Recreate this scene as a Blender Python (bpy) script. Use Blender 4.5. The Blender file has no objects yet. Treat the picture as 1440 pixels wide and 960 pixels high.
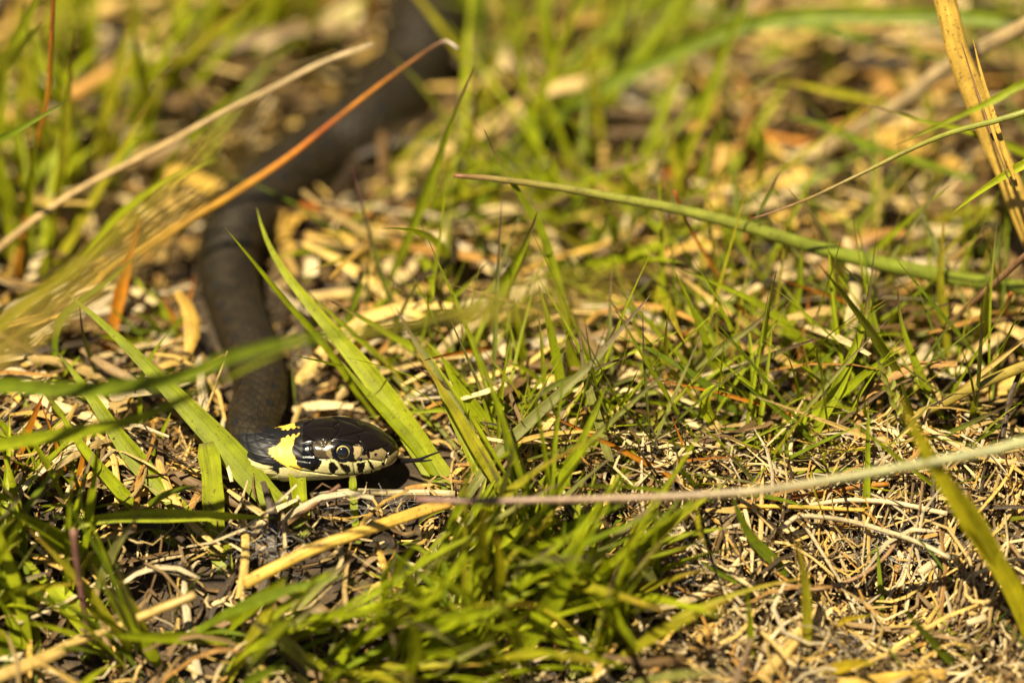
import bpy, math, random
import numpy as np
from mathutils import Vector

random.seed(11)
rng = np.random.default_rng(23)
sc = bpy.context.scene
R = math.radians

# ---------------------------------------------------------------- camera, sky, sun, exposure
TH = R(35.0)                       # camera looks 35 degrees down
S = 0.00015                        # metres per photo pixel at the snake's head
D = 1.25                           # metres from lens to the head
CT, ST = math.cos(TH), math.sin(TH)
FWD = np.array([0, CT, -ST]); UP = np.array([0, ST, CT]); RIGHT = np.array([1.0, 0, 0])
P0 = np.array([(460 - 720) * S, 0, 0])
CAM = P0 - FWD * D - RIGHT * (460 - 720) * S - UP * (480 - 668) * S

cam = bpy.data.cameras.new('camera')
cam.sensor_width = 36.0
cam.lens = 36.0 * D / (1440 * S)
cam.clip_start = 0.02
cam.clip_end = 200
cam.dof.use_dof = True
cam.dof.focus_distance = D - 0.006
cam.dof.aperture_fstop = 4.1
cam_ob = bpy.data.objects.new('camera', cam)
sc.collection.objects.link(cam_ob)
cam_ob.location = CAM
cam_ob.rotation_euler = (math.pi / 2 - TH, 0, 0)
sc.camera = cam_ob

SUN_TO = Vector((-0.26, -0.36, 1.0)).normalized()      # towards the sun: high, a little behind and to the left of the camera
SUN_EL = math.asin(SUN_TO.z)
world = bpy.data.worlds.new('World'); sc.world = world; world.use_nodes = True
nt = world.node_tree; nt.nodes.clear()
sky = nt.nodes.new('ShaderNodeTexSky'); sky.sky_type = 'NISHITA'; sky.sun_disc = False; sky.air_density = 0.3; sky.dust_density = 0.3
sky.sun_elevation = SUN_EL; sky.sun_rotation = math.atan2(SUN_TO.x, SUN_TO.y)
bg = nt.nodes.new('ShaderNodeBackground'); bg.inputs[1].default_value = 0.05
wo = nt.nodes.new('ShaderNodeOutputWorld')
nt.links.new(sky.outputs[0], bg.inputs[0]); nt.links.new(bg.outputs[0], wo.inputs[0])
sun = bpy.data.lights.new('sun', 'SUN'); sun.energy = 5.0; sun.angle = R(0.5); sun.color = (1.0, 0.87, 0.62)
sun_ob = bpy.data.objects.new('sun', sun); sc.collection.objects.link(sun_ob)
sun_ob.rotation_euler = SUN_TO.to_track_quat('Z', 'Y').to_euler()
sun_ob.location = (0, 0, 2)
sc.view_settings.view_transform = 'Standard'; sc.view_settings.look = 'None'
sc.view_settings.gamma = 1.0; sc.view_settings.exposure = 1.32
sc.cycles.use_denoising = True
sc.cycles.max_bounces = 8; sc.cycles.transparent_max_bounces = 6
sc.cycles.sample_clamp_indirect = 6.0

# ---------------------------------------------------------------- helpers
def ground_z(x, y):
    x = np.asarray(x, float); y = np.asarray(y, float)
    yc = np.clip(y, -0.25, 0.6)
    z = np.where(yc < 0, 0.50 * yc, 0.03 * yc)
    z = z + 0.0022 * np.sin(x * 71 + 1.3) * np.sin(y * 53 + .4) + 0.0013 * np.sin(x * 143 + y * 91 + 2.0)
    dip = np.exp(-(((x - 0.068) / 0.03) ** 2 + ((y + 0.028) / 0.013) ** 2))      # a small hollow in the litter
    z = z - 0.008 * dip
    near = np.exp(-(((x + 0.045) / 0.03) ** 2 + ((y - 0.01) / 0.03) ** 2))
    return z * (1 - 0.7 * near * (np.abs(y) < .05))

def W(px, py, d=0.0):
    """photo pixel -> world point, d millimetres beyond the head's distance"""
    t = D + d * 0.001
    return CAM + FWD * t + RIGHT * (px - 720) * S * t / D + UP * (480 - py) * S * t / D

def Gd(px, py, h=0.0):
    """depth (mm) where the line of sight reaches ground + h"""
    lo, hi = -330.0, 900.0
    for _ in range(40):
        m = .5 * (lo + hi); p = W(px, py, m)
        if p[2] - float(ground_z(p[0], p[1])) - h > 0: lo = m
        else: hi = m
    return .5 * (lo + hi)

def G(px, py, h=0.0): return W(px, py, Gd(px, py, h))

def spline(pts, n):
    pts = np.asarray(pts, float)
    if len(pts) == 2:
        return pts[0] + (pts[1] - pts[0]) * np.linspace(0, 1, n)[:, None]
    q = np.vstack([2 * pts[0] - pts[1], pts, 2 * pts[-1] - pts[-2]])
    seg = np.linalg.norm(np.diff(pts, axis=0), axis=1); cum = np.r_[0, np.cumsum(seg)]
    out = []
    for t in np.linspace(0, cum[-1], n):
        i = min(np.searchsorted(cum, t, 'right') - 1, len(seg) - 1); i = max(i, 0)
        u = (t - cum[i]) / max(seg[i], 1e-9)
        a, b, c, d = q[i], q[i + 1], q[i + 2], q[i + 3]
        out.append(.5 * ((2 * b) + (c - a) * u + (2 * a - 5 * b + 4 * c - d) * u * u + (3 * b - a - 3 * c + d) * u ** 3))
    return np.array(out)

def nrm(v): return v / np.maximum(np.linalg.norm(v, axis=-1, keepdims=True), 1e-12)

def new_mesh(name, verts, faces, mat, tint=None, uv=None, smooth=True):
    verts = np.asarray(verts, np.float32); faces = np.asarray(faces, np.int32)
    me = bpy.data.meshes.new(name)
    k = faces.shape[1]
    me.vertices.add(len(verts)); me.vertices.foreach_set('co', verts.ravel())
    me.loops.add(faces.size); me.loops.foreach_set('vertex_index', faces.ravel())
    me.polygons.add(len(faces))
    me.polygons.foreach_set('loop_start', np.arange(0, faces.size, k, dtype=np.int32))
    if smooth: me.polygons.foreach_set('use_smooth', np.ones(len(faces), bool))
    me.update(calc_edges=True)
    if tint is not None:
        a = me.attributes.new('tint', 'FLOAT_COLOR', 'POINT')
        t4 = np.ones((len(verts), 4), np.float32); t4[:, :3] = tint
        a.data.foreach_set('color', t4.ravel())
    if uv is not None:
        a = me.attributes.new('st', 'FLOAT2', 'POINT')
        a.data.foreach_set('vector', np.asarray(uv, np.float32).ravel())
    me.materials.append(mat)
    return me

def obj(name, me, parent=None, loc=None):
    o = bpy.data.objects.new(name, me); sc.collection.objects.link(o)
    if loc is not None: o.location = Vector([float(c) for c in loc])
    if parent is not None: o.parent = parent
    return o

def tag(o, label=None, cat=None, group=None, kind=None):
    if label: o['label'] = label
    if cat: o['category'] = cat
    if group: o['group'] = group
    if kind: o['kind'] = kind
    return o

LANDMARKS = [(450, 630, 'snake head'), (600, 645, 'forked tongue'), (360, 560, 'snake neck'), (330, 400, 'snake bend'), (480, 190, 'far snake coil'), (500, 755, 'yellow straw'),
    (385, 790, 'grey spider silk'), (110, 810, 'purple brown stalk'), (215, 860, 'short tan stalk'), (40, 935, 'sunken tan straw'), (800, 700, 'pale long stalk'), (910, 785, 'orange straw'),
    (1200, 770, 'dark hollow'), (1220, 690, 'red rooted blade'), (1010, 575, 'curled leaf ribbon'), (1255, 550, 'seed spikelet'), (1150, 350, 'thick green stem'), (680, 250, 'brown cut stem tip'),
    (1230, 235, 'slim tapering stem'), (1390, 180, 'golden reed stem'), (1320, 100, 'beige slanted stalk'), (1140, 200, 'level rusty stem'), (1005, 320, 'broad golden straw'),
    (1370, 430, 'pinkish brown stalk'), (1320, 570, 'olive tan stalk'), (755, 320, 'burnt tipped twin blades'), (650, 130, 'purple tipped tall blade'), (460, 165, 'rust orange stem'),
    (300, 165, 'bleached tan stem'), (70, 130, 'kinked rusty stem'), (165, 420, 'rusty upright leaf'), (180, 500, 'wide slanting blade'), (850, 118, 'long arching dark blade'),
    (815, 590, 'long grey leaning blade'), (1400, 760, 'wide blurred yellow blade'), (300, 720, 'notched upright blade'), (560, 910, 'blurred foot blade'), (790, 840, 'wide curving blade'), (660, 440, 'fanned seed head')]
USED_WORDS = set()
def near_words(px, py, lead):
    """lead + the two closest landmarks that no other thing of this lead has been named by"""
    q_ = sorted(LANDMARKS, key=lambda l: (l[0] - px) ** 2 + (l[1] - py) ** 2)[:5]
    for a, b in ((0, 1), (0, 2), (1, 2), (0, 3), (1, 3), (2, 3), (0, 4), (1, 4), (2, 4)):
        t_ = '%s near the %s and %s' % (lead, q_[a][2], q_[b][2])
        if t_ not in USED_WORDS: break
    USED_WORDS.add(t_)
    return t_

def empty(name, loc):
    o = bpy.data.objects.new(name, None); sc.collection.objects.link(o)
    o.empty_display_size = 0.005; o.location = Vector([float(c) for c in loc]); return o

# ---------------------------------------------------------------- materials
def nodes(name):
    m = bpy.data.materials.new(name); m.use_nodes = True
    t = m.node_tree; t.nodes.clear()
    out = t.nodes.new('ShaderNodeOutputMaterial')
    return m, t, out
def N(t, typ, **kw):
    n = t.nodes.new(typ)
    for k, v in kw.items(): setattr(n, k, v)
    return n
def attr(t, name):
    n = N(t, 'ShaderNodeAttribute'); n.attribute_name = name; return n
def mathn(t, op, a, b=None, clamp=False):
    n = N(t, 'ShaderNodeMath', operation=op); n.use_clamp = clamp
    for i, v in enumerate((a, b)):
        if v is None: continue
        if isinstance(v, (int, float)): n.inputs[i].default_value = v
        else: t.links.new(v, n.inputs[i])
    return n.outputs[0]
def mixc(t, blend, fac, a, b):
    n = N(t, 'ShaderNodeMix', data_type='RGBA', blend_type=blend)
    for sock, v in ((n.inputs[0], fac), (n.inputs[6], a), (n.inputs[7], b)):
        if isinstance(v, (int, float)): sock.default_value = v
        elif isinstance(v, tuple): sock.default_value = (*v, 1)
        else: t.links.new(v, sock)
    return n.outputs[2]
def ramp(t, src, stops):
    n = N(t, 'ShaderNodeValToRGB'); t.links.new(src, n.inputs[0])
    e = n.color_ramp.elements
    while len(e) < len(stops): e.new(0.5)
    for el, (p, c) in zip(e, stops):
        el.position = p; el.color = (c, c, c, 1) if isinstance(c, (int, float)) else (*c, 1)
    return n.outputs[0]

def fibre_material(name, across, along, contrast, rough, spec, trans, bump, spots):
    """long plant tissue: tint comes from the mesh, fibres run along it"""
    m, t, out = nodes(name)
    st = attr(t, 'st'); tint = attr(t, 'tint')
    sep = N(t, 'ShaderNodeSeparateXYZ'); t.links.new(st.outputs['Vector'], sep.inputs[0])
    comb = N(t, 'ShaderNodeCombineXYZ')
    oi = N(t, 'ShaderNodeObjectInfo')
    t.links.new(mathn(t, 'MULTIPLY', sep.outputs[0], across), comb.inputs[0])
    t.links.new(mathn(t, 'MULTIPLY', sep.outputs[1], along), comb.inputs[1])
    t.links.new(mathn(t, 'MULTIPLY', oi.outputs['Random'], 50.0), comb.inputs[2])
    n1 = N(t, 'ShaderNodeTexNoise'); n1.inputs['Scale'].default_value = 1.0; n1.inputs['Detail'].default_value = 4
    t.links.new(comb.outputs[0], n1.inputs['Vector'])
    streak = ramp(t, n1.outputs[0], [(0.3, 1 - contrast), (0.5, 1.0), (0.72, 1 + contrast * .6)])
    geo = N(t, 'ShaderNodeNewGeometry')
    n2 = N(t, 'ShaderNodeTexNoise'); n2.inputs['Scale'].default_value = 260; n2.inputs['Detail'].default_value = 3
    t.links.new(geo.outputs['Position'], n2.inputs['Vector'])
    blot = ramp(t, n2.outputs[0], [(0.3, 0.72), (0.7, 1.18)])
    c = mixc(t, 'MULTIPLY', 1.0, tint.outputs['Color'], streak)
    c = mixc(t, 'MULTIPLY', 1.0, c, blot)
    n3 = N(t, 'ShaderNodeTexNoise'); n3.inputs['Scale'].default_value = 1500; n3.inputs['Detail'].default_value = 1
    t.links.new(geo.outputs['Position'], n3.inputs['Vector'])
    sp = ramp(t, n3.outputs[0], [(0.70 - spots * .06, 0.0), (0.76 - spots * .06, 0.75)])
    c = mixc(t, 'MIX', sp, c, (0.10, 0.055, 0.02))
    bm = N(t, 'ShaderNodeBump'); bm.inputs['Strength'].default_value = bump; bm.inputs['Distance'].default_value = 0.00025
    t.links.new(n1.outputs[0], bm.inputs['Height'])
    p = N(t, 'ShaderNodeBsdfPrincipled')
    p.inputs['Roughness'].default_value = rough; p.inputs['Specular IOR Level'].default_value = spec
    t.links.new(c, p.inputs['Base Color']); t.links.new(bm.outputs[0], p.inputs['Normal'])
    tr = N(t, 'ShaderNodeBsdfTranslucent')
    t.links.new(mixc(t, 'MULTIPLY', 1.0, c, (1.25, 1.2, 0.7)), tr.inputs[0]); t.links.new(bm.outputs[0], tr.inputs['Normal'])
    mx = N(t, 'ShaderNodeMixShader'); mx.inputs[0].default_value = trans
    t.links.new(p.outputs[0], mx.inputs[1]); t.links.new(tr.outputs[0], mx.inputs[2])
    t.links.new(mx.outputs[0], out.inputs[0])
    return m

M_LEAF = fibre_material('grass_leaf', 9, 60, 0.28, 0.46, 0.20, 0.38, 0.5, 0.6)
M_STRAW = fibre_material('dry_straw', 8, 90, 0.42, 0.50, 0.30, 0.14, 0.7, 1.2)
M_STEM = fibre_material('round_stem', 14, 70, 0.22, 0.36, 0.40, 0.06, 0.35, 1.0)

def soil_material():
    m, t, out = nodes('soil')
    geo = N(t, 'ShaderNodeNewGeometry')
    n1 = N(t, 'ShaderNodeTexNoise'); n1.inputs['Scale'].default_value = 140; n1.inputs['Detail'].default_value = 8
    t.links.new(geo.outputs['Position'], n1.inputs['Vector'])
    n2 = N(t, 'ShaderNodeTexNoise'); n2.inputs['Scale'].default_value = 900; n2.inputs['Detail'].default_value = 5
    t.links.new(geo.outputs['Position'], n2.inputs['Vector'])
    c = ramp(t, n1.outputs[0], [(0.3, (0.016, 0.010, 0.006)), (0.5, (0.04, 0.025, 0.012)), (0.7, (0.10, 0.065, 0.03))])
    c = mixc(t, 'MULTIPLY', 0.7, c, ramp(t, n2.outputs[0], [(0.3, 0.4), (0.7, 1.3)]))
    bm = N(t, 'ShaderNodeBump'); bm.inputs['Strength'].default_value = 0.9; bm.inputs['Distance'].default_value = 0.001
    t.links.new(n2.outputs[0], bm.inputs['Height'])
    p = N(t, 'ShaderNodeBsdfPrincipled'); p.inputs['Roughness'].default_value = 0.9
    t.links.new(c, p.inputs['Base Color']); t.links.new(bm.outputs[0], p.inputs['Normal']); t.links.new(p.outputs[0], out.inputs[0])
    return m
M_SOIL = soil_material()

def skin_material():
    m, t, out = nodes('snake_skin')
    tint = attr(t, 'tint')
    geo = N(t, 'ShaderNodeNewGeometry')
    n1 = N(t, 'ShaderNodeTexNoise'); n1.inputs['Scale'].default_value = 2200; n1.inputs['Detail'].default_value = 3
    t.links.new(geo.outputs['Position'], n1.inputs['Vector'])
    c = mixc(t, 'MULTIPLY', 1.0, tint.outputs['Color'], ramp(t, n1.outputs[0], [(0.3, 0.8), (0.7, 1.15)]))
    bm = N(t, 'ShaderNodeBump'); bm.inputs['Strength'].default_value = 0.10; bm.inputs['Distance'].default_value = 0.0001
    t.links.new(n1.outputs[0], bm.inputs['Height'])
    gl = attr(t, 'gloss')
    p = N(t, 'ShaderNodeBsdfPrincipled')
    t.links.new(gl.outputs['Fac'], p.inputs['Roughness'])
    p.inputs['Specular IOR Level'].default_value = 0.38
    t.links.new(c, p.inputs['Base Color']); t.links.new(bm.outputs[0], p.inputs['Normal']); t.links.new(p.outputs[0], out.inputs[0])
    return m
M_SKIN = skin_material()

def plain(name, col, rough, spec=0.5, coat=0.0):
    m, t, out = nodes(name)
    geo = N(t, 'ShaderNodeNewGeometry')
    n1 = N(t, 'ShaderNodeTexNoise'); n1.inputs['Scale'].default_value = 1200
    t.links.new(geo.outputs['Position'], n1.inputs['Vector'])
    c = mixc(t, 'MULTIPLY', 1.0, col, ramp(t, n1.outputs[0], [(0.3, 0.75), (0.7, 1.2)]))
    p = N(t, 'ShaderNodeBsdfPrincipled'); p.inputs['Roughness'].default_value = rough
    p.inputs['Specular IOR Level'].default_value = spec; p.inputs['Coat Weight'].default_value = coat
    t.links.new(c, p.inputs['Base Color']); t.links.new(p.outputs[0], out.inputs[0])
    return m
M_EYE = plain('eye_black', (0.006, 0.006, 0.008), 0.05, 0.6, 1.0)
M_IRIS = plain('iris_gold', (0.55, 0.42, 0.12), 0.25, 0.5, 1.0)
M_TONGUE = plain('tongue_black', (0.008, 0.006, 0.007), 0.28)
M_SILK = plain('silk', (0.62, 0.60, 0.55), 0.35)

# ---------------------------------------------------------------- ground
def axis_steps(lo, hi, fine_lo, fine_hi, step):
    a = list(np.arange(fine_lo, fine_hi + step / 2, step)); g = step
    while a[-1] < hi: g *= 1.35; a.append(a[-1] + g)
    g = step; b = []; cur = fine_lo
    while cur > lo: g *= 1.35; cur -= g; b.append(cur)
    return np.array(b[::-1] + a)
gx = axis_steps(-30, 30, -0.22, 0.22, 0.003); gy = axis_steps(-30, 30, -0.14, 0.40, 0.003)
GX, GY = np.meshgrid(gx, gy)
GZ = ground_z(GX, GY) + rng.normal(0, .0005, GX.shape) - 0.001
far = np.clip((np.hypot(GX, GY) - .6) / 2, 0, 1)
nx, ny = len(gx), len(gy)
idx = np.arange(nx * ny).reshape(ny, nx)
qf = np.stack([idx[:-1, :-1], idx[:-1, 1:], idx[1:, 1:], idx[1:, :-1]], -1).reshape(-1, 4)
tag(obj('ground', new_mesh('ground', np.stack([GX, GY, GZ], -1).reshape(-1, 3), qf, M_SOIL)), kind='structure')

# ---------------------------------------------------------------- single blades, straws and stems
KIND = {  # base colour, tip colour, length share of the tip colour
    'g':  ((0.230, 0.270, 0.006), (0.10, 0.07, 0.03), .06),
    'gl': ((0.290, 0.325, 0.009), (0.16, 0.15, 0.03), .05),
    'gd': ((0.135, 0.180, 0.008), (0.06, 0.04, 0.03), .08),
    'gb': ((0.220, 0.255, 0.009), (0.12, 0.05, 0.045), .24),
    'gg': ((0.220, 0.225, 0.055), (0.17, 0.11, 0.08), .35),
    'gp': ((0.120, 0.140, 0.020), (0.09, 0.035, 0.04), .45),
    'y':  ((0.40, 0.30, 0.015), (0.30, 0.26, 0.03), .2),
    'yg': ((0.27, 0.25, 0.012), (0.30, 0.20, 0.02), .3),
    'o':  ((0.40, 0.155, 0.010), (0.28, 0.08, 0.012), .4),
    's':  ((0.44, 0.30, 0.085), (0.40, 0.28, 0.10), .3),
    'sy': ((0.52, 0.33, 0.055), (0.46, 0.27, 0.05), .2),
    'sp': ((0.50, 0.40, 0.22), (0.46, 0.36, 0.2), .2),
    'sb': ((0.21, 0.115, 0.05), (0.17, 0.08, 0.045), .3),
    'so': ((0.25, 0.19, 0.03), (0.20, 0.13, 0.03), .3),
}
VIEW = -FWD
def curve3d(pts, d_tip, d_root, n):
    """pixel polyline tip -> root, with depths, as a world curve root -> tip"""
    p3 = spline([(q_[0], q_[1], 0) for q_ in pts], n); p2 = p3[:, :2]
    ln = np.r_[0, np.cumsum(np.linalg.norm(np.diff(p2, axis=0), axis=1))]; u = ln / ln[-1]
    if d_root is None:
        d_root = Gd(p2[-1, 0], p2[-1, 1], -.001)
    if len(pts[0]) == 3:                                    # a depth for every point, None = on the ground
        kn = np.r_[0, np.cumsum([math.dist(a[:2], b[:2]) for a, b in zip(pts[:-1], pts[1:])])]
        dd = np.interp(u, kn / kn[-1], [Gd(q_[0], q_[1], -.001) if q_[2] is None else q_[2] for q_ in pts])
    elif d_tip == 'lay': dd = np.array([Gd(a, b, d_root) for a, b in p2])
    else: dd = d_tip + (d_root - d_tip) * u
    P = np.array([W(a, b, c) for (a, b), c in zip(p2, dd)])
    gz = ground_z(P[:, 0], P[:, 1]) + .0006
    P[:-1, 2] = np.maximum(P[:-1, 2], gz[:-1])
    return P[::-1]

def blade_mesh(name, P, w, kind, fold=.22, twist=0., hint=None, taper='blade', mat=None, jitter=True):
    n = len(P)
    T = nrm(np.gradient(P, axis=0)); u = np.linspace(0, 1, n)
    if hint is None: hint = VIEW + np.array([random.uniform(-.25, .25), 0, random.uniform(.0, .35)])
    side = nrm(np.cross(T, np.asarray(hint)[None, :])); nor = nrm(np.cross(side, T))
    tw = (twist * (u - .4))[:, None]
    side, nor = side * np.cos(tw) + nor * np.sin(tw), nor * np.cos(tw) - side * np.sin(tw)
    if taper == 'blade': prof = np.minimum(1, (.55 + .9 * u)) * np.minimum(1, 1.75 * (1 - u) ** .85 + .03)
    elif taper == 'wedge': prof = (1 - u) ** .9 + .02
    elif taper == 'wide': prof = np.minimum(1, (.75 + .9 * u)) * np.minimum(1, 1.3 * (1 - u) ** .95 + .02)
    elif taper == 'even': prof = np.minimum(1, .8 + 2 * u) * np.minimum(1, .7 + 3 * (1 - u))
    else: prof = np.ones(n)
    if jitter: prof = prof * (1 + .06 * np.sin(u * random.uniform(8, 20) + random.uniform(0, 6)))
    hw = (w * .5 * prof)[:, None]
    cols = np.array([-1, -.5, 0, .5, 1.0])
    V = np.stack([P + side * hw * c + nor * hw * (fold * 2) * (abs(c) - .5) for c in cols], 1)
    base, tip, share = KIND[kind] if isinstance(kind, str) else kind
    base = np.array(base) * random.uniform(.85, 1.15); tip = np.array(tip)
    f = np.clip((u - (1 - share)) / max(share, 1e-3) * 1.2, 0, 1)[:, None]
    tint = base * (1 - f) + tip * f
    pale = np.clip(1 - u / .12, 0, 1)[:, None] * .35
    if isinstance(kind, str) and kind[0] in 'gy': tint = tint * (1 - pale) + np.array([.26, .24, .09]) * pale
    tint = np.repeat(tint[:, None], 5, 1)
    ln = np.r_[0, np.cumsum(np.linalg.norm(np.diff(P, axis=0), axis=1))]
    off = random.uniform(0, 30)
    st = np.stack([np.broadcast_to(np.linspace(0, 1, 5) + off, (n, 5)), np.repeat((ln + off)[:, None], 5, 1)], -1)
    idx = np.arange(n * 5).reshape(n, 5)
    F = np.stack([idx[:-1, :-1], idx[:-1, 1:], idx[1:, 1:], idx[1:, :-1]], -1).reshape(-1, 4)
    base_p = P[0].copy()
    if mat is None: mat = M_STRAW if (isinstance(kind, str) and kind[0] in 's') else M_LEAF
    return new_mesh(name, V.reshape(-1, 3) - base_p, F, mat, tint.reshape(-1, 3), st.reshape(-1, 2)), base_p

def tube_mesh(name, P, rad, kind, flat=1.0, mat=None, m=10, bulge=0.0, tint=None, grooves=0.0, hint=None):
    n = len(P); rad = np.broadcast_to(rad, (n,)).astype(float).copy()
    T = nrm(np.gradient(P, axis=0)); u = np.linspace(0, 1, n)
    hint = VIEW if hint is None else np.asarray(hint)
    side = nrm(np.cross(T, hint[None, :])); nor = nrm(np.cross(side, T))
    if bulge: rad *= 1 + bulge * np.exp(-((u - .55) / .012) ** 2) + bulge * .5 * np.sin(u * 17 + 1)
    a = np.linspace(0, 2 * np.pi, m, endpoint=False)
    rr = 1 + grooves * np.cos(a * 3 + .7)
    V = P[:, None] + rad[:, None, None] * rr[None, :, None] * (side[:, None] * np.cos(a)[None, :, None] + flat * nor[:, None] * np.sin(a)[None, :, None])
    V = np.concatenate([V, np.zeros_like(V[:, :0])], 1).reshape(-1, 3)
    caps = np.array([P[0], P[-1]]); V = np.vstack([V, caps])
    idx = np.arange(n * m).reshape(n, m); j = np.roll(idx, -1, 1)
    F = np.stack([idx[:-1], j[:-1], j[1:], idx[1:]], -1).reshape(-1, 4)
    c0, c1 = n * m, n * m + 1
    cap = [(c0, j[0, i], idx[0, i], c0) for i in range(0)]
    base, tip, share = KIND[kind] if isinstance(kind, str) else kind
    base = np.array(base) * random.uniform(.9, 1.1); tip = np.array(tip)
    f = np.clip((u - (1 - share)) / max(share, 1e-3) * 1.2, 0, 1)[:, None]
    tn = (base * (1 - f) + tip * f) if tint is None else tint
    tn = np.vstack([np.repeat(tn[:, None], m, 1).reshape(-1, 3), tn[:1], tn[-1:]])
    ln = np.r_[0, np.cumsum(np.linalg.norm(np.diff(P, axis=0), axis=1))]; off = random.uniform(0, 30)
    st = np.stack([np.broadcast_to(np.minimum(np.arange(m), m - np.arange(m)) / m * 2 + off, (n, m)), np.repeat((ln + off)[:, None], m, 1)], -1).reshape(-1, 2)
    st = np.vstack([st, st[:1], st[-1:]])
    # close both ends with quads that fold onto the end centre
    ends = []
    for ring, c in ((idx[0], c0), (idx[-1], c1)):
        for i in range(0, m - 1, 2):
            q = (c, ring[i], ring[i + 1], ring[(i + 2) % m])
            ends.append(q if c == c1 else q[::-1])
    F = np.vstack([F, np.array(ends)])
    base_p = P[0].copy()
    if mat is None: mat = M_STRAW if (isinstance(kind, str) and kind[0] in 'so') else M_STEM
    return new_mesh(name, V - base_p, F, mat, tn, st), base_p

def put_blade(name, label, cat, kind, w, dtip, pts, droot=None, group=None, n=22, **kw):
    P = curve3d(pts, dtip, droot, n)
    me, b = blade_mesh(name, P, w * S * (1.3 if w < 16 else 1.0), kind, **kw)
    return tag(obj(name, me, loc=b), label, cat, group)

def put_tube(name, label, cat, kind, w, dtip, pts, droot=None, group=None, n=40, taper=(1, 1), prof=None, **kw):
    P = curve3d(pts, dtip, droot, n)
    if prof: rad = np.interp(np.linspace(0, 1, n), [q_[0] for q_ in prof], [q_[1] for q_ in prof]) * w * S * .5
    else: rad = np.linspace(taper[0], taper[1], n) * w * S * .5
    me, b = tube_mesh(name, P, rad, kind, **kw)
    return tag(obj(name, me, loc=b), label, cat, group)


# ---------------------------------------------------------------- the snake
def z6(*p): return [(400 + a / 6, 570 + b / 6) for a, b in p]
def z1(*p): return [(300 + a / 3.6, 540 + b / 3.6) for a, b in p]
def in_poly(x, y, poly):
    poly = np.asarray(poly); r = np.zeros(x.shape, bool); j = len(poly) - 1
    for i in range(len(poly)):
        xi, yi = poly[i]; xj, yj = poly[j]
        c = ((yi > y) != (yj > y)) & (x < (xj - xi) * (y - yi) / (yj - yi + 1e-12) + xi)
        r ^= c; j = i
    return r
def seg_dist(x, y, line):
    d = np.full(x.shape, 1e9)
    for (ax, ay), (bx, by) in zip(line[:-1], line[1:]):
        vx, vy = bx - ax, by - ay
        t = np.clip(((x - ax) * vx + (y - ay) * vy) / (vx * vx + vy * vy + 1e-9), 0, 1)
        d = np.minimum(d, np.hypot(x - ax - t * vx, y - ay - t * vy))
    return d

# head outline, snout to neck: station x, top and bottom edge (photo pixels seen from 35 degrees above)
HX = np.array([561.5, 558, 550, 539, 525, 511, 494, 475, 450, 425, 400])
HT = np.array([634, 623.5, 613.5, 605, 597, 592, 588, 585, 586.5, 591, 599])
HB = np.array([634, 645, 652.5, 658.5, 663, 666, 669, 671.5, 673, 674, 675])
hq = np.sqrt(561.5 - HX)
q = np.linspace(0, math.sqrt(561.5 - 400), 330)
he = np.interp(q, hq, (HB - HT) / 2); hc = np.interp(q, hq, (HB + HT) / 2)
ker = np.ones(19) / 19
def smooth(a, pad=9):
    return np.convolve(np.r_[2 * a[0] - a[pad:0:-1], a, 2 * a[-1] - a[-2:-pad - 2:-1]], ker, 'valid')
he = np.maximum(smooth(he), 0.0); hc = smooth(hc); he[0] = 0.02
hx = 561.5 - q ** 2
# body centre line: px, py, radius px (tail side first)
BODY = [(700, -330, 56), (660, -190, 58), (620, -60, 60), (600, 35, 59), (572, 110, 57), (520, 170, 55), (452, 213, 53), (383, 260, 51), (334, 318, 48),
        (320, 375, 44), (330, 430, 40), (352, 490, 38.5), (368, 545, 37.5), (356, 590, 36), (350, 617, 35), (366, 637, 34.5)]
bp = []
for px, py, r in BODY:
    p = G(px, py, r * .9 * S + .0008); bp.append((*p, r))
k400 = S / CT
bp.append((P0[0] + (397 - 460) * S, 0.0, (668 - 637) * k400, 34.5))
bp.append((P0[0] + (400 - 460) * S, 0.0, (668 - 637) * k400, 34.6))
bp = np.array(bp)
bs = spline(bp[:, :3], 900)
br = np.interp(np.linspace(0, 1, 900), np.r_[0, np.cumsum(np.linalg.norm(np.diff(bp[:, :3], axis=0), axis=1))] / np.linalg.norm(np.diff(bp[:, :3], axis=0), axis=1).sum(), bp[:, 3])
for _ in range(2):
    c = bs.copy()
    for ax in range(3): c[20:-2, ax] = np.convolve(np.pad(bs[:, ax], 12, 'edge'), np.ones(25) / 25, 'valid')[20:-2]
    w = np.clip((len(bs) - 3 - np.arange(len(bs))) / 20, 0, 1)[:, None]
    bs = bs * (1 - w) + c * w
bs = bs[:-1]; br = br[:-1]
al = np.r_[0, np.cumsum(np.linalg.norm(np.diff(bs, axis=0), axis=1))]
xs_body = 400 - (al[-1] - al) / S - .3
# head stations are ordered neck -> snout
hx_, he_, hc_ = hx[::-1], he[::-1], hc[::-1]
Ph = np.stack([P0[0] + (hx_ - 460) * S, 0 * hx_, (668 - hc_) * k400], -1)
ASP = 1.28
hh = he_ * .909; hb = hh * ASP
rb_h = br * .955; rb_b = br * 1.03
wj = np.clip((xs_body - 350) / 50, 0, 1) ** 2
rb_h = rb_h * (1 - wj) + wj * hh[0]; rb_b = rb_b * (1 - wj) + wj * hb[0]
C = np.vstack([bs, Ph]); Hh = np.r_[rb_h, hh]; Hb = np.r_[rb_b, hb]; XS = np.r_[xs_body, hx_]
CY = np.r_[np.full(len(bs), hc_[0]), hc_]
Tn = nrm(np.gradient(C, axis=0))
Tn[len(bs) - 4:] = [1, 0, 0]
Zv = np.array([0, 0, 1.0]); lat = nrm(np.cross(Tn, Zv)); upv = nrm(np.cross(lat, Tn))
NA = 380
ph = np.linspace(0, 2 * np.pi, NA, endpoint=False)
cs, sn = np.cos(ph), np.sin(ph)
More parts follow.
